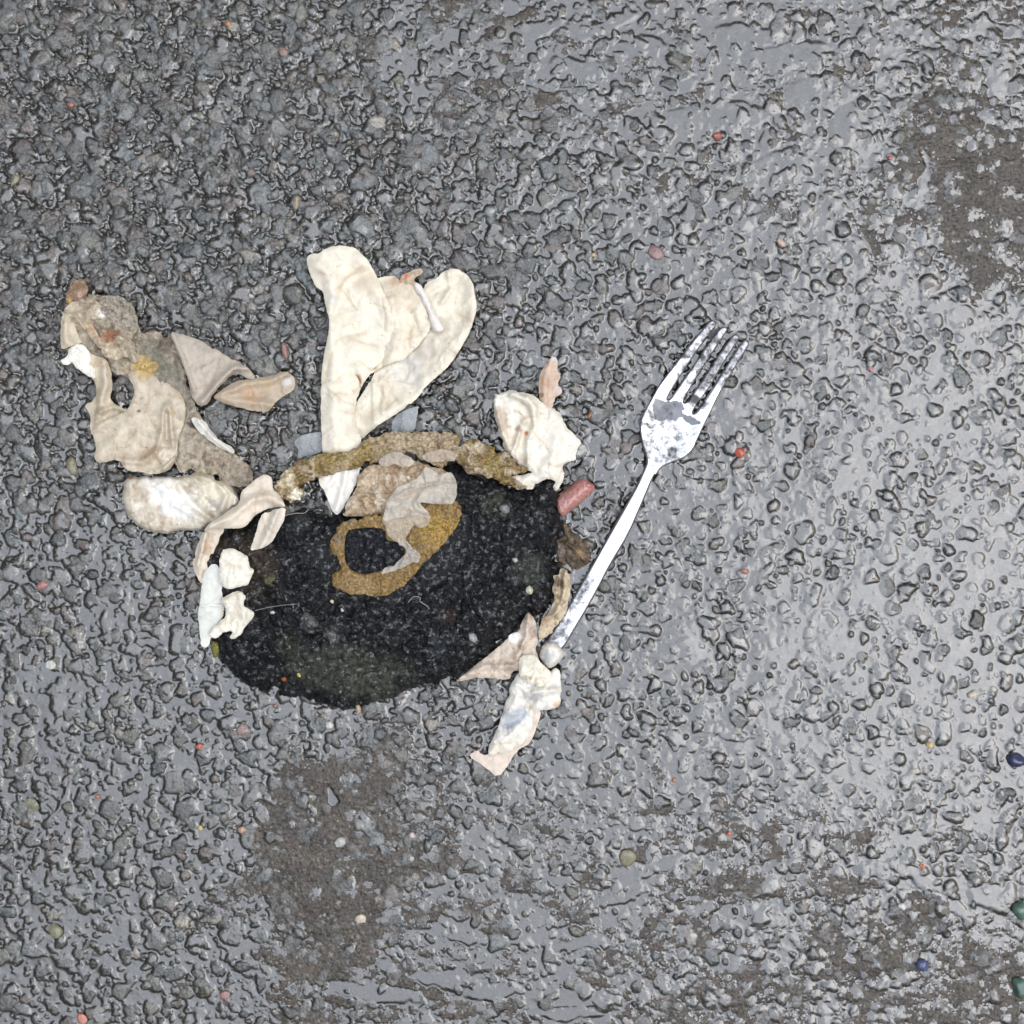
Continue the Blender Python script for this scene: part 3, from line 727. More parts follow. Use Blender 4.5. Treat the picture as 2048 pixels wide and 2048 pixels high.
ring_p = pts('C', (1040, 1010), (1045, 930), (1110, 850), (1250, 790), (1400, 760), (1600, 700), (1850, 690), (1960, 660), (2020, 720), (2010, 800), (1960, 900), (1850, 1030), (1760, 1110), (1680, 1210), (1600, 1300), (1500, 1370), (1400, 1390), (1250, 1372), (1100, 1342), (1045, 1280), (1055, 1220), (1120, 1190), (1110, 1100), (1050, 1060))
pad_ring_z = lambda x, y, d: 12.8 + 1.2 * fbm(x, y, 50, 2, 73)
ring = sheet('brown_ring', [Flap(ring_p, pad_ring_z, (.20, .12, .030), mott=(((.03, .022, .012), 13, .33, .8), ((.36, .25, .10), 9, .2, .6)), thick=1.6, step=1.5, tear=4.5, holes=(hole,), edge=(1.2, 4), crumple=(1.2, 24), rough=(.7, 8), seed=71,
      wob=lambda x, y, d: .55 * noise(x / 3.4, y / 3.4, 72),
      stains=[(880, 1060, 44, (.34, .205, .035), .8), (720, 1170, 34, (.30, .20, .08), .6), (675, 1075, 16, (.16, .12, .07), .7), (700, 1030, 20, (.20, .15, .10), .7), (850, 1010, 30, (.22, .12, .04), .6)])], M_gold, t)
core = pts('C', (1160, 890), (1330, 866), (1455, 878), (1475, 960), (1560, 980), (1610, 1050), (1565, 1135), (1450, 1195), (1300, 1226), (1200, 1205), (1145, 1130), (1140, 1000))
sheet('square_core', [Flap(core, 12.2, (.010, .010, .013), thick=1.5, step=1.5, tear=1, edge=(1.6, 5), crumple=(1.2, 18), rough=(.9, 7), seed=75, wob=lambda x, y, d: .4 * noise(x / 3, y / 3, 76))], M_tar, t)
strip = pts('C', (615, 600), (640, 530), (720, 435), (800, 380), (900, 350), (1000, 312), (1110, 318), (1230, 288), (1300, 222), (1400, 180), (1550, 160), (1700, 165), (1850, 150)) + \
        pts('D', (100, 682), (290, 688), (400, 675), (500, 700), (580, 712), (592, 750), (565, 835), (600, 790), (680, 742), (830, 790), (930, 840), (1000, 880), (1080, 960), (1190, 1000), (1100, 1040), (1000, 1065), (1100, 1120), (1180, 1182), (1040, 1165), (880, 1082), (740, 1082), (640, 1015), (540, 925), (500, 930), (420, 1010), (330, 955), (200, 870), (100, 850)) + \
        pts('C', (1650, 320), (1540, 312), (1420, 375), (1200, 440), (1000, 492), (860, 545), (800, 560), (840, 590), (835, 640), (800, 712), (730, 690), (700, 650), (640, 650))
sheet('brown_rim', [Flap(strip, lambda x, y, d: 9.5 + 2.2 * fbm(x, y, 60, 2, 83), (.19, .125, .045), mott=(((.42, .33, .22), 34, -.05, .85), ((.06, .04, .02), 14, .18, .8), ((.30, .21, .03), 10, .2, .7)), thick=1.6, step=1.5, tear=7, puff=.7, crumple=(1.9, 24), rough=(.6, 8), seed=81, edge=(1, 5), specks=.02,
      wob=lambda x, y, d: .7 * noise((x * .35 + y) / 3.6, (x * .9 - y * .3) / 17, 82),
      stains=[(575, 960, 20, (.62, .52, .34), .8), (592, 990, 16, (.74, .68, .52), .9), (830, 890, 60, (.40, .31, .20), .7, 1.8, 10), (880, 885, 14, (.18, .12, .08), .6), (700, 905, 40, (.28, .20, .06), .6, 2.0, -15), (985, 930, 26, (.26, .18, .05), .7), (960, 895, 14, (.5, .42, .3), .6)])], M_gold, t)
shred = pts('C', (1150, 720), (1230, 600), (1240, 500), (1300, 430), (1400, 400), (1500, 360), (1620, 350), (1780, 420), (1900, 440), (1960, 520), (1900, 620), (1750, 680), (1500, 740), (1380, 790), (1250, 790), (1130, 790))
sheet('shredded_fibre', [Flap(shred, 11.0, (.42, .32, .21), mott=(((.20, .12, .07), 12, .15, .7), ((.62, .54, .42), 22, .1, .8)), thick=.8, step=1.5, tear=4, crumple=(2.4, 20), rough=(1.0, 7), seed=85, specks=.03,
      stains=[(790, 940, 16, (.30, .17, .09), .6), (740, 960, 24, (.58, .47, .34), .6), (700, 1005, 20, (.5, .42, .32), .6), (760, 920, 18, (.36, .26, .16), .5)])], M_rough_tissue, t)

def stone(name, px, py, r, col, label, cat='pebble', asp=.75, ang=0, h=.7, z=None, mat=None, seed=0, parent=None, sub=3, group=None):
    rg = np.random.default_rng(int(px * 7 + py) + seed)
    import bmesh
    bm = bmesh.new(); bmesh.ops.create_icosphere(bm, subdivisions=sub, radius=1)
    V = np.array([v.co[:] for v in bm.verts]); F = np.array([[v.index for v in f.verts] for f in bm.faces]); bm.free()
    for _ in range(7):
        nrm = rg.normal(size=3); nrm /= np.linalg.norm(nrm); dd = rg.uniform(.62, .9)
        ex = V @ nrm - dd; V -= np.maximum(ex, 0)[:, None] * nrm * .85
    V += .05 * np.sin(V[:, [1, 2, 0]] * 7 + rg.uniform(0, 6))
    a = math.radians(-ang)
    V *= np.array([1, asp, h]) * r * K
    c, s = math.cos(a), math.sin(a)
    V = V @ np.array([[c, s, 0], [-s, c, 0], [0, 0, 1]])
    zz = ground_z(px, py) + r * K * h * .2 if z is None else z * .001
    x, y = to_world(px, py, zz)
    cc = np.ones((len(V), 4)); cc[:, :3] = np.array(col) * .82 * (1 + .12 * np.sin(V[:, :1] * 4000))
    me = V + np.array([x, y, zz])
    if parent is not None: 
        return mesh_np(name, me, F, mat or M_stone, parent, cc, True, (0, 0, 0))
    o = mesh_np(name, me, F, mat or M_stone, None, cc, True, (x, y, zz))
    return tag(o, label, cat, group)

# grit caught in the black pad
for px, py, r, col, lab in ((1010, 1018, 12, (.22, .22, .22), 'rough grey stone chip stuck in the top right of the black pad'),
                            (945, 1275, 11, (.34, .34, .32), 'pale grey stone chip stuck in the lower right of the black pad'),
                            (1058, 1180, 10, (.62, .58, .42), 'cream crumb stuck near the right edge of the black pad'),
                            (1030, 1120, 7, (.42, .43, .42), 'tiny white grain on the black pad right of the brown ring'),
                            (545, 1225, 5, (.6, .6, .6), 'tiny white grain on the left half of the black pad'),
                            (664, 1203, 5, (.66, .55, .34), 'tiny yellowish grain just below the brown ring'),
                            (684, 1220, 4, (.55, .55, .58), 'tiny grey-white grain below the brown ring, right of the yellowish one'),
                            (568, 1358, 6, (.36, .09, .04), 'tiny rust red chip near the bottom left rim of the black pad'),
                            (598, 1350, 5, (.62, .55, .14), 'tiny yellow grain beside the rust chip on the black pad rim'),
                            (716, 1418, 9, (.46, .33, .22), 'tan crumb under the lowest edge of the black pad'),
                            (812, 1391, 6, (.62, .60, .54), 'small cream grain at the bottom right rim of the black pad')):
    d_edge = near(np.array(pad), np.array([float(px)]), np.array([float(py)]))[0]
    stone('stone_chip', px, py, r, col, lab, 'stone chip', z=float(pad_z(np.array([float(px)]), np.array([float(py)]), d_edge)[0]) + .3 if not py > 1380 else 4.0, ang=px % 90)

# ---------------------------------------------------------------- films over the ring
o = sheet('plastic_film', [
    Flap(pts('C', (1430, 840), (1450, 720), (1480, 650), (1530, 580), (1620, 540), (1700, 500), (1740, 420), (1800, 440), (1860, 490), (1932, 450), (1970, 500), (1990, 600), (1960, 700), (1880, 700), (1760, 690), (1700, 690), (1790, 770), (1750, 790), (1640, 780), (1560, 800)),
         15.5, (.74, .68, .58), step=1.5, thick=.15, tear=2, crumple=(2.4, 34), seed=91, folds=[ridge('C', ((1480, 680), (1600, 600), (1750, 560), (1950, 520)), 1.2, 4, True), ridge('C', ((1740, 440), (1760, 580)), 1.0, 3, True)]),
    Flap(pts('C', (1420, 800), (1500, 760), (1640, 760), (1800, 770), (1760, 870), (1640, 880), (1610, 940), (1590, 1000), (1480, 960), (1455, 870)),
         15.0, (.66, .56, .42), step=1.5, thick=.15, tear=3, crumple=(2.0, 26), seed=93),
    Flap(pts('C', (1530, 980), (1600, 960), (1640, 1010), (1720, 1080), (1700, 1140), (1650, 1130), (1610, 1160), (1500, 1200), (1400, 1225), (1330, 1225), (1450, 1180), (1560, 1120), (1600, 1050)),
         14.6, (.62, .56, .50), step=1.5, thick=.15, tear=3, crumple=(1.6, 16), seed=95)], M_film)
tag(o, 'translucent crumpled film over the brown ring and square core', 'plastic film')
o = sheet('tissue_shred', [Flap(pts('C', (1400, 380), (1440, 340), (1540, 305), (1640, 350), (1710, 385), (1640, 420), (1500, 420), (1420, 420)), 16.0, (.66, .57, .47), step=1.5, crumple=(1.2, 28), seed=97, tear=3)], M_film)
tag(o, 'thin pale shred of tissue lying against the lower side of the brown rim', 'tissue shred')
o = sheet('tissue_shred', [Flap(pts('D', (250, 900), (330, 850), (450, 830), (540, 850), (560, 930), (430, 935), (340, 950)), 15.0, (.58, .47, .36), step=1.5, crumple=(1.2, 24), seed=98, tear=3)], M_film)
tag(o, 'brownish thin shred of tissue under the bend of the brown rim', 'tissue shred')

# ---------------------------------------------------------------- Y band and white scrap on the pad's left
o = sheet('tissue_band', [
    Flap(pts('C', (95, 900), (70, 960), (30, 1080), (15, 1150), (55, 1250), (90, 1300), (140, 1220), (120, 1130), (155, 1110), (190, 1020), (270, 870), (180, 830)), 8.0, (.66, .57, .45), mott=(((.40, .30, .2), 18, .12, .6),), step=1.6, seed=101, crumple=(.9, 26),
         folds=[ridge('C', ((120, 900), (90, 1030), (60, 1150)), 1.8, 6)], stains=[(415, 1095, 18, (.46, .30, .18), .75, .6, 0)], specks=.01),
    Flap(pts('C', (540, 760), (620, 740), (715, 720), (705, 800), (655, 900), (605, 990), (535, 1030), (440, 1048), (470, 980), (500, 860)), 13.0, (.66, .59, .49), step=1.6, seed=103, crumple=(.8, 26),
         folds=[ridge('C', ((650, 740), (590, 900), (530, 1020)), 1.6, 8)], specks=.03, stains=[(545, 1020, 18, (.48, .42, .34), .5)]),
    Flap(pts('C', (505, 500), (560, 475), (615, 510), (612, 590), (650, 620), (690, 670), (715, 725), (640, 720), (560, 740), (480, 785), (420, 860), (380, 880), (270, 878), (150, 890), (95, 905), (130, 850), (230, 790), (300, 740), (370, 690), (380, 600), (430, 560)), 13.5, (.68, .59, .47),
         step=1.6, seed=105, crumple=(.7, 40), edge=(2.6, 6), folds=[ridge('C', ((150, 860), (300, 800), (450, 680), (570, 640), (700, 700)), 2.0, 10)], stains=[(530, 985, 16, (.56, .44, .32), .5)])], M_tissue)
tag(o, 'forked beige tissue strap draped over the upper left rim of the black pad', 'tissue strap')
o = sheet('paper_scrap', [
    Flap(pts('G', (70, 560), (80, 480), (90, 390), (110, 300), (180, 240), (240, 300), (250, 420), (240, 500), (260, 600), (220, 700), (160, 800), (135, 870), (80, 866), (72, 750), (58, 640)), 9.5, (.66, .66, .59), step=1.6, seed=111, crumple=(.7, 50), rough=(.2, 16),
         folds=[ridge('G', ((60, 565), (250, 560)), .8, 4, True)]),
    Flap(pts('G', (215, 230), (230, 155), (310, 130), (380, 165), (430, 195), (442, 270), (482, 300), (445, 370), (430, 412), (370, 418), (310, 442), (250, 430), (215, 370)), 14.0, (.74, .69, .58), step=1.5, seed=113, crumple=(.7, 26), rough=(.8, 15), edge=(2.5, 5), tear=2.5, specks=.006),
    Flap(pts('G', (215, 520), (300, 470), (370, 448), (425, 500), (405, 545), (430, 592), (492, 605), (485, 645), (435, 688), (400, 722), (390, 770), (330, 818), (290, 800), (312, 755), (240, 772), (200, 802), (150, 800), (140, 760), (200, 690), (270, 640), (260, 570)), 13.0, (.72, .67, .56), step=1.5, seed=115,
         crumple=(.9, 26), rough=(.8, 13), edge=(2.5, 5), tear=2.5, specks=.006, stains=[(450, 1240, 14, (.70, .62, .44), .6)])], M_tissue)
tag(o, 'off-white torn paper scrap with ragged edges on the left rim of the black pad', 'paper scrap')
o = sheet('moss_tuft', [Flap(pts('G', (145, 830), (200, 825), (215, 870), (212, 940), (180, 960), (160, 900)), 6.0, (.20, .19, .05), step=1.5, crumple=(1.5, 9), rough=(1, 5), tear=3, seed=117, puff=1.5)], M_rough_tissue)
tag(o, 'small olive green mossy tuft below the ragged white paper scrap', 'moss')

# ---------------------------------------------------------------- tissue right of the rim
t = empty('tissue', 1060, 880, 'crumpled white tissue with brown smears above the right end of the black pad', 'tissue')
rt = pts('D', (858, 345), (900, 372), (960, 355), (1010, 332), (1100, 350), (1200, 378), (1290, 448), (1360, 480), (1440, 540), (1460, 620), (1540, 700), (1612, 780), (1580, 820), (1560, 870), (1565, 930), (1470, 945), (1468, 1060), (1425, 1150), (1385, 1192), (1362, 1150), (1395, 1110), (1340, 1075), (1240, 1120), (1180, 1190), (1060, 1110),
         (1000, 1060), (1150, 1045), (1200, 1020), (1100, 985), (1030, 900), (960, 830), (920, 730), (890, 600), (868, 480))
sheet('crumpled_body', [Flap(rt, 6.5, (.80, .75, .64), step=1.6, tear=2.6, seed=121, crumple=(1.6, 44), rough=(.5, 14), edge=(2.6, 7), specks=.02, dome=1.5,
      folds=[ridge('D', ((900, 380), (1000, 360), (1120, 400), (1200, 480)), 1.8, 7), ridge('D', ((1020, 900), (1080, 720), (1130, 600)), 2.0, 6), ridge('D', ((1160, 950), (1160, 760), (1220, 640), (1200, 520)), 2.0, 7), ridge('D', ((880, 420), (930, 650), (1010, 860)), 1.2, 6), ridge('D', ((1300, 1050), (1380, 880), (1400, 700)), 1.4, 14), ridge('D', ((1120, 640), (1100, 800)), -1.8, 6)],
      stains=[(1005, 840, 16, (.44, .32, .22), .75, 2.2, 80), (1037, 858, 9, (.34, .22, .15), .7), (1053, 866, 5, (.55, .14, .03), .95), (1020, 880, 26, (.66, .56, .42), .7), (1060, 800, 30, (.68, .60, .46), .6), (1070, 835, 24, (.70, .62, .48), .5), (1045, 920, 16, (.5, .36, .24), .5)])], M_tissue, t)
loop = pts('D', (985, 395), (1010, 345), (1090, 360), (1180, 400), (1230, 480), (1240, 560), (1190, 580), (1170, 480), (1100, 420), (1040, 400))
sheet('rolled_hem', [Flap(loop, 10.5, (.76, .69, .57), step=1.5, seed=123, puff=1.5, crumple=(.6, 18))], M_tissue, t)
o = sheet('leaf_strip', [Flap(pts('D', (1325, 95), (1370, 50), (1410, 80), (1402, 165), (1442, 215), (1402, 285), (1447, 330), (1440, 370), (1382, 402), (1365, 500), (1290, 450), (1250, 400), (1250, 250), (1275, 165)), 5.0, (.56, .41, .31), step=1.5, seed=125, crumple=(.8, 24), tear=1.5,
         folds=[ridge('D', ((1350, 80), (1300, 260), (1300, 440)), 1.2, 7)], stains=[(1093, 722, 7, (.42, .09, .04), .9, .6, 0), (1110, 715, 9, (.62, .62, .64), .8), (1088, 765, 16, (.46, .29, .18), .6), (1118, 780, 12, (.62, .52, .46), .7), (1083, 790, 6, (.3, .16, .08), .8)])], M_tissue)
tag(o, 'narrow pinkish brown strip standing up behind the crumpled white tissue', 'torn strip')

# grey wet films on the asphalt
o = sheet('wet_paper', [Flap(pts('D', (15, 600), (60, 545), (120, 505), (245, 465), (225, 560), (205, 680), (150, 700), (15, 700)), 2.6, (.50, .52, .54), step=1.8, seed=131, crumple=(.5, 30), folds=[ridge('D', ((110, 520), (95, 690)), .8, 4, True)])], M_film)
tag(o, 'grey see-through wet paper peeping out right below the big cream tissue', 'wet paper')
o = sheet('wet_paper', [Flap(pts('C', (765, 245), (820, 190), (900, 170), (985, 160), (1000, 300), (930, 330), (850, 345), (800, 368), (810, 300)), 2.6, (.50, .52, .53), step=1.8, seed=133, crumple=(.5, 30))], M_film)
tag(o, 'grey see-through wet paper left of the big cream tissue foot', 'wet paper')

# ---------------------------------------------------------------- pink stick
t = empty('chalk_stub', 1150, 1000, 'short pinkish red stub sticking out from the right end of the black pad', 'stub')
def stub_z(x, y, d):
    ax = np.array([.74, -.67]); nx = np.array([.67, .74])
    v = (x - 1152) * nx[0] + (y - 997) * nx[1]
    return 6.4 - .05 * (v + 6) ** 2 / 7 - .06 * np.abs(v) + .25 * fbm(x, y, 9, 3, 140)
sheet('stub_body', [Flap(pts('N', (560, 600), (640, 540), (760, 440), (870, 365), (960, 380), (1060, 450), (1070, 500), (1030, 560), (900, 680), (800, 750), (700, 840), (650, 870), (600, 800), (570, 700)), stub_z, (.44, .20, .17), lay=False, thick=3.5, step=1.3, tear=.8, seed=141, edge=(1.4, 2), smooth=0,
      wob=lambda x, y, d: .3 * ridged(x * .8 + y * .5, y * .7 - x * .5, 9, 2, 142),
      stains=[(1125, 1000, 16, (.52, .30, .27), .6), (1180, 968, 9, (.30, .10, .08), .8), (1140, 970, 9, (.34, .13, .10), .7, 2.4, -42)])], M_stone, t)

# ---------------------------------------------------------------- grit and rotten matter between pad and fork
o = sheet('rotten_leaf', [Flap(pts('N', (560, 960), (680, 900), (760, 1000), (860, 1120), (960, 1170), (1010, 1260), (1010, 1400), (960, 1480), (860, 1520), (760, 1540), (620, 1480), (600, 1300), (540, 1150)), 1.2, (.10, .068, .042), mott=(((.20, .14, .09), 14, .1, .7), ((.03, .025, .02), 12, .1, .8)), step=1.5, tear=10, seed=145, crumple=(1.6, 16), rough=(.8, 7), specks=.05,
         folds=[ridge('N', ((700, 1200), (830, 1290), (940, 1420)), 1.5, 4)], stains=[(1160, 1108, 7, (.36, .24, .13), .8, 2.4, 45), (1120, 1100, 14, (.25, .2, .17), .7), (1178, 1090, 5, (.4, .16, .07), .7)])], M_rough_tissue)
tag(o, 'flattened rotten brown leaf between the black pad and the fork handle', 'rotten leaf')

# ---------------------------------------------------------------- fork
t = empty('fork', 1290, 950, 'grimy stainless steel fork with four tines lying beside the black pad', 'fork')
outline = pts('P', (1083, 1289), (1098, 1274), (1120, 1240), (1143.6, 1200), (1179, 1138), (1226, 1055), (1250, 1013), (1272.5, 973), (1287, 941)) + \
    pts('F', (500, 1750), (502, 1700), (470, 1600), (432, 1450), (428, 1320), (460, 1220), (560, 1040), (620, 930), (700, 820), (800, 690), (900, 560), (1000, 430), (1100, 310), (1170, 228), (1215, 212), (1250, 240), (1240, 290),
        (1180, 365), (1095, 475), (1005, 605), (905, 755), (800, 920), (742, 1020), (722, 1066), (752, 1064), (820, 965), (950, 775), (1080, 585), (1200, 405), (1290, 300), (1325, 280), (1370, 298), (1362, 340),
        (1290, 445), (1190, 595), (1085, 765), (990, 915), (912, 1050), (898, 1100), (935, 1092), (1015, 975), (1115, 825), (1245, 625), (1380, 435), (1430, 370), (1468, 362), (1502, 400), (1485, 440),
        (1400, 565), (1292, 735), (1185, 925), (1085, 1065), (1003, 1180), (993, 1218), (1030, 1206), (1100, 1105), (1232, 905), (1352, 705), (1482, 505), (1540, 430), (1578, 424), (1604, 455), (1592, 500),
        (1500, 645), (1382, 835), (1272, 1025), (1195, 1190), (1122, 1335), (1052, 1485), (1000, 1610), (900, 1700), (765, 1745), (655, 1800), (605, 1880)) + \
    pts('P', (1308, 950), (1288, 999), (1257, 1071), (1221, 1130), (1199.5, 1172), (1180, 1208), (1148, 1262), (1125, 1300), (1100, 1312))
FA = np.array([.475, -.880])
def fork_z(x, y, d):
    s = (x - 1293) * FA[0] + (y - 955) * FA[1]; v = (x - 1293) * (-FA[1]) + (y - 955) * FA[0]
    z = np.interp(s, [-420, -250, -80, 0, 60, 150, 250, 330, 380], [3.6, 4.6, 6.4, 6.6, 4.6, 3.4, 3.5, 4.8, 6.2])
    bowl = sstep(0, 60, s) * sstep(330, 200, s)
    z = z + bowl * 1.7 * np.clip((v / 62.) ** 2, 0, 1.3)
    z = z + sstep(10, -30, s) * -.7 * (v / 16.) ** 2 * .35
    t_ = np.clip(d / 5.5, 0, 1)
    return z - .75 * (1 - np.sqrt(1 - (1 - t_) ** 2))
grime = (.045, .042, .04)
gr = [(x_, y_, r_, None, a_, q_, g_) for x_, y_, r_, a_, q_, g_ in ()]
def grime_mask(x, y, d):
    s = (x - 1293) * FA[0] + (y - 955) * FA[1]
    m = .50 * sstep(190, 250, s) + .52 * sstep(8, 40, s) * sstep(150, 110, s) * (.7 + .9 * fbm(x, y, 40, 3, 152)) + .16 * sstep(-260, -330, s)
    m = m + .5 * sstep(200, 240, s) * fbm(x, y, 16, 3, 153)
    for gx_, gy_, rr, am, asp, an in ((1390, 800, 15, .9, 2.2, 30), (1345, 905, 17, .75, 1.0, 0), (1330, 830, 22, .45, 2.2, -60), (1440, 720, 34, .55, 2.4, -60), (1410, 750, 30, .6, 2.4, -60), (1480, 700, 24, .55, 2.4, -60), (1320, 880, 40, .2, 1.2, 0),
                                      (1160, 1185, 26, .5, 2.4, -60), (1115, 1265, 30, .55, 2.2, -60), (1420, 680, 20, .6, 2.0, -60), (1360, 740, 20, .4, 2.2, -60), (1300, 850, 10, .55, 2.4, 10)):
        c_, s_ = math.cos(math.radians(an)), math.sin(math.radians(an))
        u = ((x - gx_) * c_ + (y - gy_) * s_) / asp; v = -(x - gx_) * s_ + (y - gy_) * c_
        m = np.maximum(m, am * sstep(1.2, .3, np.hypot(u, v) / rr + .35 * fbm(x, y, 12, 3, 150)))
    return np.clip(m, 0, 1)
o = sheet('fork_body', [Flap(outline, fork_z, grime, lay=False, thick=1.4, step=1.25, tear=0, smooth=1, edge=(0, 5), seed=150, alpha=grime_mask)], M_steel, t)
fw = sheet('rain_drop', [Flap(pts('F', (575, 1050), (640, 1060), (720, 1100), (860, 1080), (910, 1150), (960, 1240), (1060, 1290), (1090, 1330), (1000, 1350), (940, 1330), (860, 1260), (820, 1310), (740, 1290), (660, 1310), (600, 1290), (550, 1200), (590, 1130)),
         lambda x, y, d: fork_z(x, y, d + 50) + .25, (.13, .14, .17), lay=False, thick=.15, step=1.2, tear=7, seed=151, edge=(.15, 1.5))], M_film)
tag(fw, 'flat grey puddle of dirty rain water lying in the bowl of the fork', 'rain puddle')

# ---------------------------------------------------------------- wet paper wound round the fork handle
t = empty('paper_wrap', 1010, 1400, 'twisted white wet paper wound round the lower end of the fork handle', 'paper')
w1 = Flap(pts('E', (850, 1270), (895, 1290), (870, 1400), (830, 1500), (790, 1570), (700, 1610), (640, 1720), (548, 1838), (440, 1745), (308, 1662), (370, 1608), (425, 1652), (480, 1640), (560, 1560), (700, 1350)), 3.4, (.66, .55, .45), step=1.6, seed=161, crumple=(.8, 30), specks=.02, tear=1.5)
w2 = Flap(pts('E', (640, 1100), (700, 1000), (760, 960), (850, 980), (960, 990), (1010, 940), (1055, 980), (1050, 1060), (1062, 1150), (1052, 1240), (1000, 1282), (890, 1288), (830, 1330), (825, 1430), (790, 1520), (700, 1600), (600, 1640), (500, 1665), (465, 1640), (480, 1560), (540, 1460), (560, 1380), (600, 1280), (605, 1230), (640, 1180)),
          5.5, (.78, .74, .65), step=1.5, seed=163, crumple=(2.0, 34), rough=(.5, 12), dome=2.2, specks=.008, edge=(2.4, 6), folds=[ridge('E', ((600, 1440), (740, 1330), (820, 1220)), -1.6, 8), ridge('E', ((700, 1080), (800, 1150), (1000, 1130)), 1.8, 9), ridge('E', ((640, 1130), (700, 1180), (640, 1300)), 1.3, 9)],
          stains=[(1030, 1435, 20, (.40, .43, .48), .8, 2.0, -30), (1015, 1452, 9, (.22, .24, .28), .7, 1.6, -20), (1065, 1393, 14, (.45, .44, .42), .8, 1.8, 10), (1060, 1360, 14, (.40, .42, .46), .6, 2, 20), (1118, 1412, 12, (.60, .30, .10), .6), (1000, 1500, 20, (.66, .58, .45), .6)])
sheet('wound_paper', [w1, w2], M_tissue, t)
knob = Flap(pts('E', (880, 790), (960, 735), (1040, 765), (1085, 830), (1060, 880), (1010, 930), (960, 960), (905, 900), (872, 840)), 6.0, (.70, .66, .58), step=1.4, seed=165, puff=4.5, crumple=(.8, 18), stains=[(1095, 1315, 14, (.44, .44, .44), .8)])
collar = Flap(pts('E', (710, 880), (760, 840), (850, 845), (890, 900), (960, 970), (990, 1010), (930, 1090), (880, 1110), (800, 1070), (730, 1050), (715, 960)), 9.0, (.76, .70, .57), step=1.5, seed=167, crumple=(1.6, 24), edge=(2.6, 6), stains=[(1052, 1356, 7, (.35, .3, .22), .7, 1.8, 0), (1060, 1325, 14, (.56, .52, .42), .6)])
sheet('knotted_collar', [knob, collar], M_tissue, t)
t = empty('tissue', 960, 1390, 'dirty pointed beige tissue flap wedged between black pad and fork wrap', 'tissue')
sheet('pointed_flap', [Flap(pts('E', (175, 1078), (300, 985), (420, 885), (520, 805), (600, 740), (640, 680), (720, 650), (735, 580), (790, 490), (830, 540), (860, 600), (870, 740), (850, 800), (880, 880), (850, 960), (720, 970), (660, 980), (640, 1050), (500, 1032), (380, 1030), (260, 1052)), 5.0, (.60, .50, .40), mott=(((.30, .22, .16), 14, .18, .7),), step=1.6, seed=171, crumple=(1.3, 26), rough=(.4, 8),
      specks=.04, edge=(2.2, 6), folds=[ridge('E', ((250, 1030), (450, 940), (650, 940)), 1.4, 8), ridge('E', ((790, 520), (780, 700), (700, 860)), 1.6, 7)],
      stains=[(1028, 1275, 12, (.90, .88, .82), .9, 1.4, 0), (1070, 1265, 16, (.28, .20, .16), .75, .8, 0), (1022, 1330, 22, (.36, .27, .21), .65), (1055, 1230, 12, (.34, .25, .2), .7)])], M_tissue, t)
t = empty('tissue', 1120, 1210, 'narrow twisted yellowish tissue curl along the left side of the fork handle', 'tissue')
sheet('twisted_curl', [Flap(pts('E', (1000, 200), (1040, 160), (1090, 160), (1130, 225), (1142, 300), (1115, 400), (1092, 520), (1030, 600), (965, 690), (870, 732), (878, 640), (900, 550), (960, 500), (1000, 420), (990, 320)), 5.6, (.56, .46, .31), mott=(((.25, .17, .10), 14, .1, .7),), step=1.5, seed=173, puff=.3, tear=4.5, crumple=(1.1, 22), specks=.04,
      folds=[ridge('E', ((1090, 180), (1080, 350), (1000, 520)), 1.6, 6), ridge('E', ((1050, 200), (1040, 420)), -1.4, 4), ridge('E', ((1100, 420), (1010, 520), (900, 560)), 1.2, 5)],
      stains=[(1118, 1165, 12, (.10, .06, .04), .85, 1.4, 70), (1090, 1240, 12, (.36, .22, .14), .7), (1112, 1195, 8, (.25, .15, .07), .7)])], M_tissue, t)

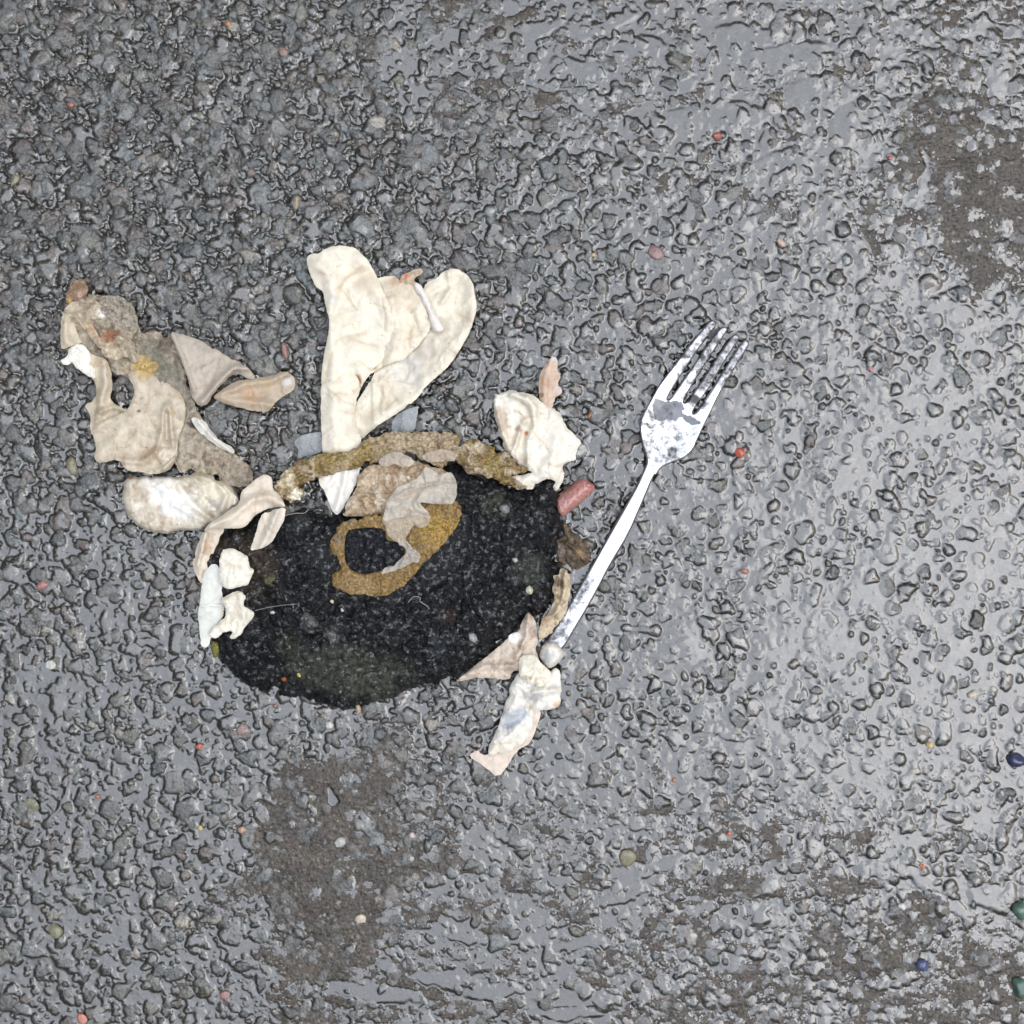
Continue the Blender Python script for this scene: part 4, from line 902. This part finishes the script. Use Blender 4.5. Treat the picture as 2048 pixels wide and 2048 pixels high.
# ---------------------------------------------------------------- loose coloured pebbles and chips on the asphalt
R_ = (.42, .10, .06); PK = (.42, .20, .17); OL = (.24, .22, .11); CR = (.60, .52, .40); OR = (.55, .20, .05); YL = (.60, .48, .12)
peb = [
 (1480, 905, 12, (.62, .09, .03), 'bright red chip in the water right of the fork bowl', 1.0, 60),
 (570, 702, 20, PK, 'long curved pinkish chip left of the big cream tissue', .35, 80),
 (1434, 272, 12, R_, 'red brick crumb in a puddle at the upper right', .85, 10),
 (1312, 505, 19, (.26, .13, .12), 'large dark maroon pebble above the fork', .85, 20),
 (1562, 486, 13, (.66, .45, .36), 'cream and red pebble right above the fork tines', .6, 50),
 (1740, 738, 10, (.52, .24, .24), 'flat pink chip in the water on the right', .6, 20),
 (1780, 316, 6, (.55, .10, .07), 'tiny red grain beside the brown silt at upper right', .9, 0),
 (1180, 830, 8, OR, 'small orange seed-like chip between white tissue and fork', .5, -60),
 (1134, 1078, 8, OR, 'orange grain at the right edge of the black pad', .8, 80),
 (1173, 1121, 7, (.68, .50, .34), 'peach coloured grain left of the fork handle', .8, 0),
 (85, 1170, 16, (.42, .16, .14), 'pinkish red chip at the left edge under the tissue', .55, -30),
 (398, 1493, 12, (.58, .13, .07), 'red chip on the asphalt below the left of the black pad', .6, -30),
 (195, 1594, 7, (.42, .14, .06), 'small rust orange grain at the lower left', .8, 0),
 (102, 1330, 13, (.62, .60, .53), 'round off-white pebble at the left edge', .85, 0),
 (485, 1460, 17, (.28, .18, .15), 'dull pinkish brown pebble beside the red chip', .9, 30),
 (143, 932, 22, OL, 'large oval olive pebble left of the pulp lump', .62, 75),
 (30, 360, 18, OL, 'olive yellow pebble at the upper left edge', .55, 110),
 (593, 405, 17, (.34, .26, .16), 'oval tan pebble above the big cream tissue', .5, 100),
 (456, 48, 7, OR, 'small orange grain near the top edge', .8, 0),
 (567, 105, 13, (.30, .15, .11), 'reddish brown pebble near the top edge', .8, 40),
 (142, 210, 9, (.42, .12, .07), 'small dark red chip at the upper left', .7, 20),
 (1255, 1715, 21, (.22, .19, .09), 'big round olive pebble below the fork wrap at lower centre', .9, 0),
 (1946, 1389, 13, (.72, .62, .48), 'smooth cream pebble in the water at the right', .75, -15),
 (1804, 1813, 10, (.85, .84, .80), 'bright white chip at the lower right', .8, 40),
 (1845, 1733, 7, (.65, .15, .05), 'small orange red grain on the edge of a lower right puddle', .9, 0),
 (1458, 1668, 7, (.66, .17, .08), 'small red grain at lower centre right', .8, 0),
 (1348, 1560, 6, OR, 'tiny orange grain below the fork handle end', .8, 0),
 (680, 1685, 15, (.52, .50, .46), 'round pale pebble with a yellow speck on brown silt', .75, -30),
 (722, 1838, 14, (.70, .57, .42), 'round cream pebble near the bottom left of centre', .85, 20),
 (400, 1656, 7, YL, 'small bright yellow grain at the lower left', .9, 0),
 (484, 1660, 9, (.60, .34, .22), 'small peach orange pebble right of the yellow grain', .8, 0),
 (450, 1990, 14, (.34, .15, .12), 'dull red pebble near the bottom edge', .8, 10),
 (165, 2038, 15, (.55, .16, .08), 'rust red chip at the bottom edge, left', .7, 50),
 (112, 1862, 18, OL, 'round olive pebble at the lower left', .8, 60),
 (65, 1608, 19, (.22, .22, .12), 'flat mossy green pebble at the left edge', .7, 20),
 (823, 1671, 9, (.62, .52, .48), 'small pinkish white pebble right of the brown silt patch', .9, 0),
 (550, 1412, 6, (.35, .13, .06), 'tiny rust grain just under the black pad', .8, 0),
 (990, 1423, 7, (.72, .66, .50), 'small cream grain left of the paper wrap', .9, 0),
 (659, 1450, 9, (.75, .72, .64), 'small white grain below the black pad', .9, 0),
 (1187, 510, 7, (.62, .42, .18), 'pair-sized tan grain on the asphalt between cream tissue and fork', .7, 0),
 (1860, 1490, 9, (.68, .46, .16), 'soft yellow grain under water at the right', .9, 0),
 (1490, 1142, 10, (.46, .18, .12), 'small salmon red chip in shallow water right of the handle', .7, 10),
]
for px, py, r, col, lab, asp, ang in peb:
    stone('pebble', px, py, r * .9, tuple(.8 * q + .2 * .22 for q in col), lab, 'pebble', asp=asp, ang=ang, h=.35 if r >= 14 else .6)
M_glass = attr_mat('frosted_glass', rough=.15, ior=1.5, coat=.5, n1=(500, .3), vary=(300, .8, 1.2))
stone('glass_pebble', 2033, 1520, 19, (.05, .055, .12), 'glossy dark blue glass pebble at the right edge', 'glass pebble', .8, 10, mat=M_glass)
stone('glass_pebble', 1846, 1930, 14, (.09, .11, .22), 'blue glass pebble on the brown silt at the lower right', 'glass pebble', .9, 10, mat=M_glass)
stone('glass_pebble', 2040, 1820, 20, (.09, .17, .12), 'pale green glass pebble at the lower right edge', 'glass pebble', .9, 80, mat=M_glass)
stone('glass_pebble', 2040, 1975, 22, (.08, .15, .11), 'pale green glass pebble in the bottom right corner', 'glass pebble', .8, 60, mat=M_glass)

# fine threads
def thread(zm, xy, z, r, col, label):
    P = np.array(pts(zm, *xy), float)
    P = np.concatenate([smooth_poly(P, 0)])
    for _ in range(3):
        A = P[:-1] * .75 + P[1:] * .25; B = P[:-1] * .25 + P[1:] * .75
        P = np.concatenate([P[:1], np.stack([A, B], 1).reshape(-1, 2), P[-1:]])
    m = len(P); V = []; k = 5
    for i in range(m):
        zz = (z[0] + (z[1] - z[0]) * i / (m - 1) + .25 * math.sin(i * .7)) * .001
        x, y = to_world(P[i, 0], P[i, 1], zz)
        j0, j1 = max(i - 1, 0), min(i + 1, m - 1); d = P[j1] - P[j0]; d = d / (np.hypot(*d) + 1e-9)
        for q in range(k):
            a = 2 * math.pi * q / k
            V.append((x + math.cos(a) * r * d[1] * K, y + math.cos(a) * r * d[0] * K, zz + math.sin(a) * r * K))
    Qd = [(i * k + q, i * k + (q + 1) % k, (i + 1) * k + (q + 1) % k, (i + 1) * k + q) for i in range(m - 1) for q in range(k)]
    V = np.array(V); loc = V.mean(0); 
    o = mesh_np('thread', V, Qd, M_tissue, None, np.tile(np.array(col + (1,)), (len(V), 1)), True, tuple(loc))
    tag(o, label, 'thread')
thread('C', ((690, 790), (740, 775), (800, 765), (850, 770), (880, 740)), (12.5, 13), .5, (.55, .48, .38), 'pale hair-thin thread along the upper left rim of the black pad')
thread('G', ((480, 600), (600, 570), (720, 555), (800, 550)), (14, 14.5), .5, (.35, .32, .28), 'straight thin thread running right from the white paper scrap')
thread('G', ((1620, 540), (1660, 490), (1720, 500), (1700, 530), (1760, 560), (1780, 590)), (14, 14.5), .5, (.50, .50, .50), 'curly white thread below right of the brown ring')
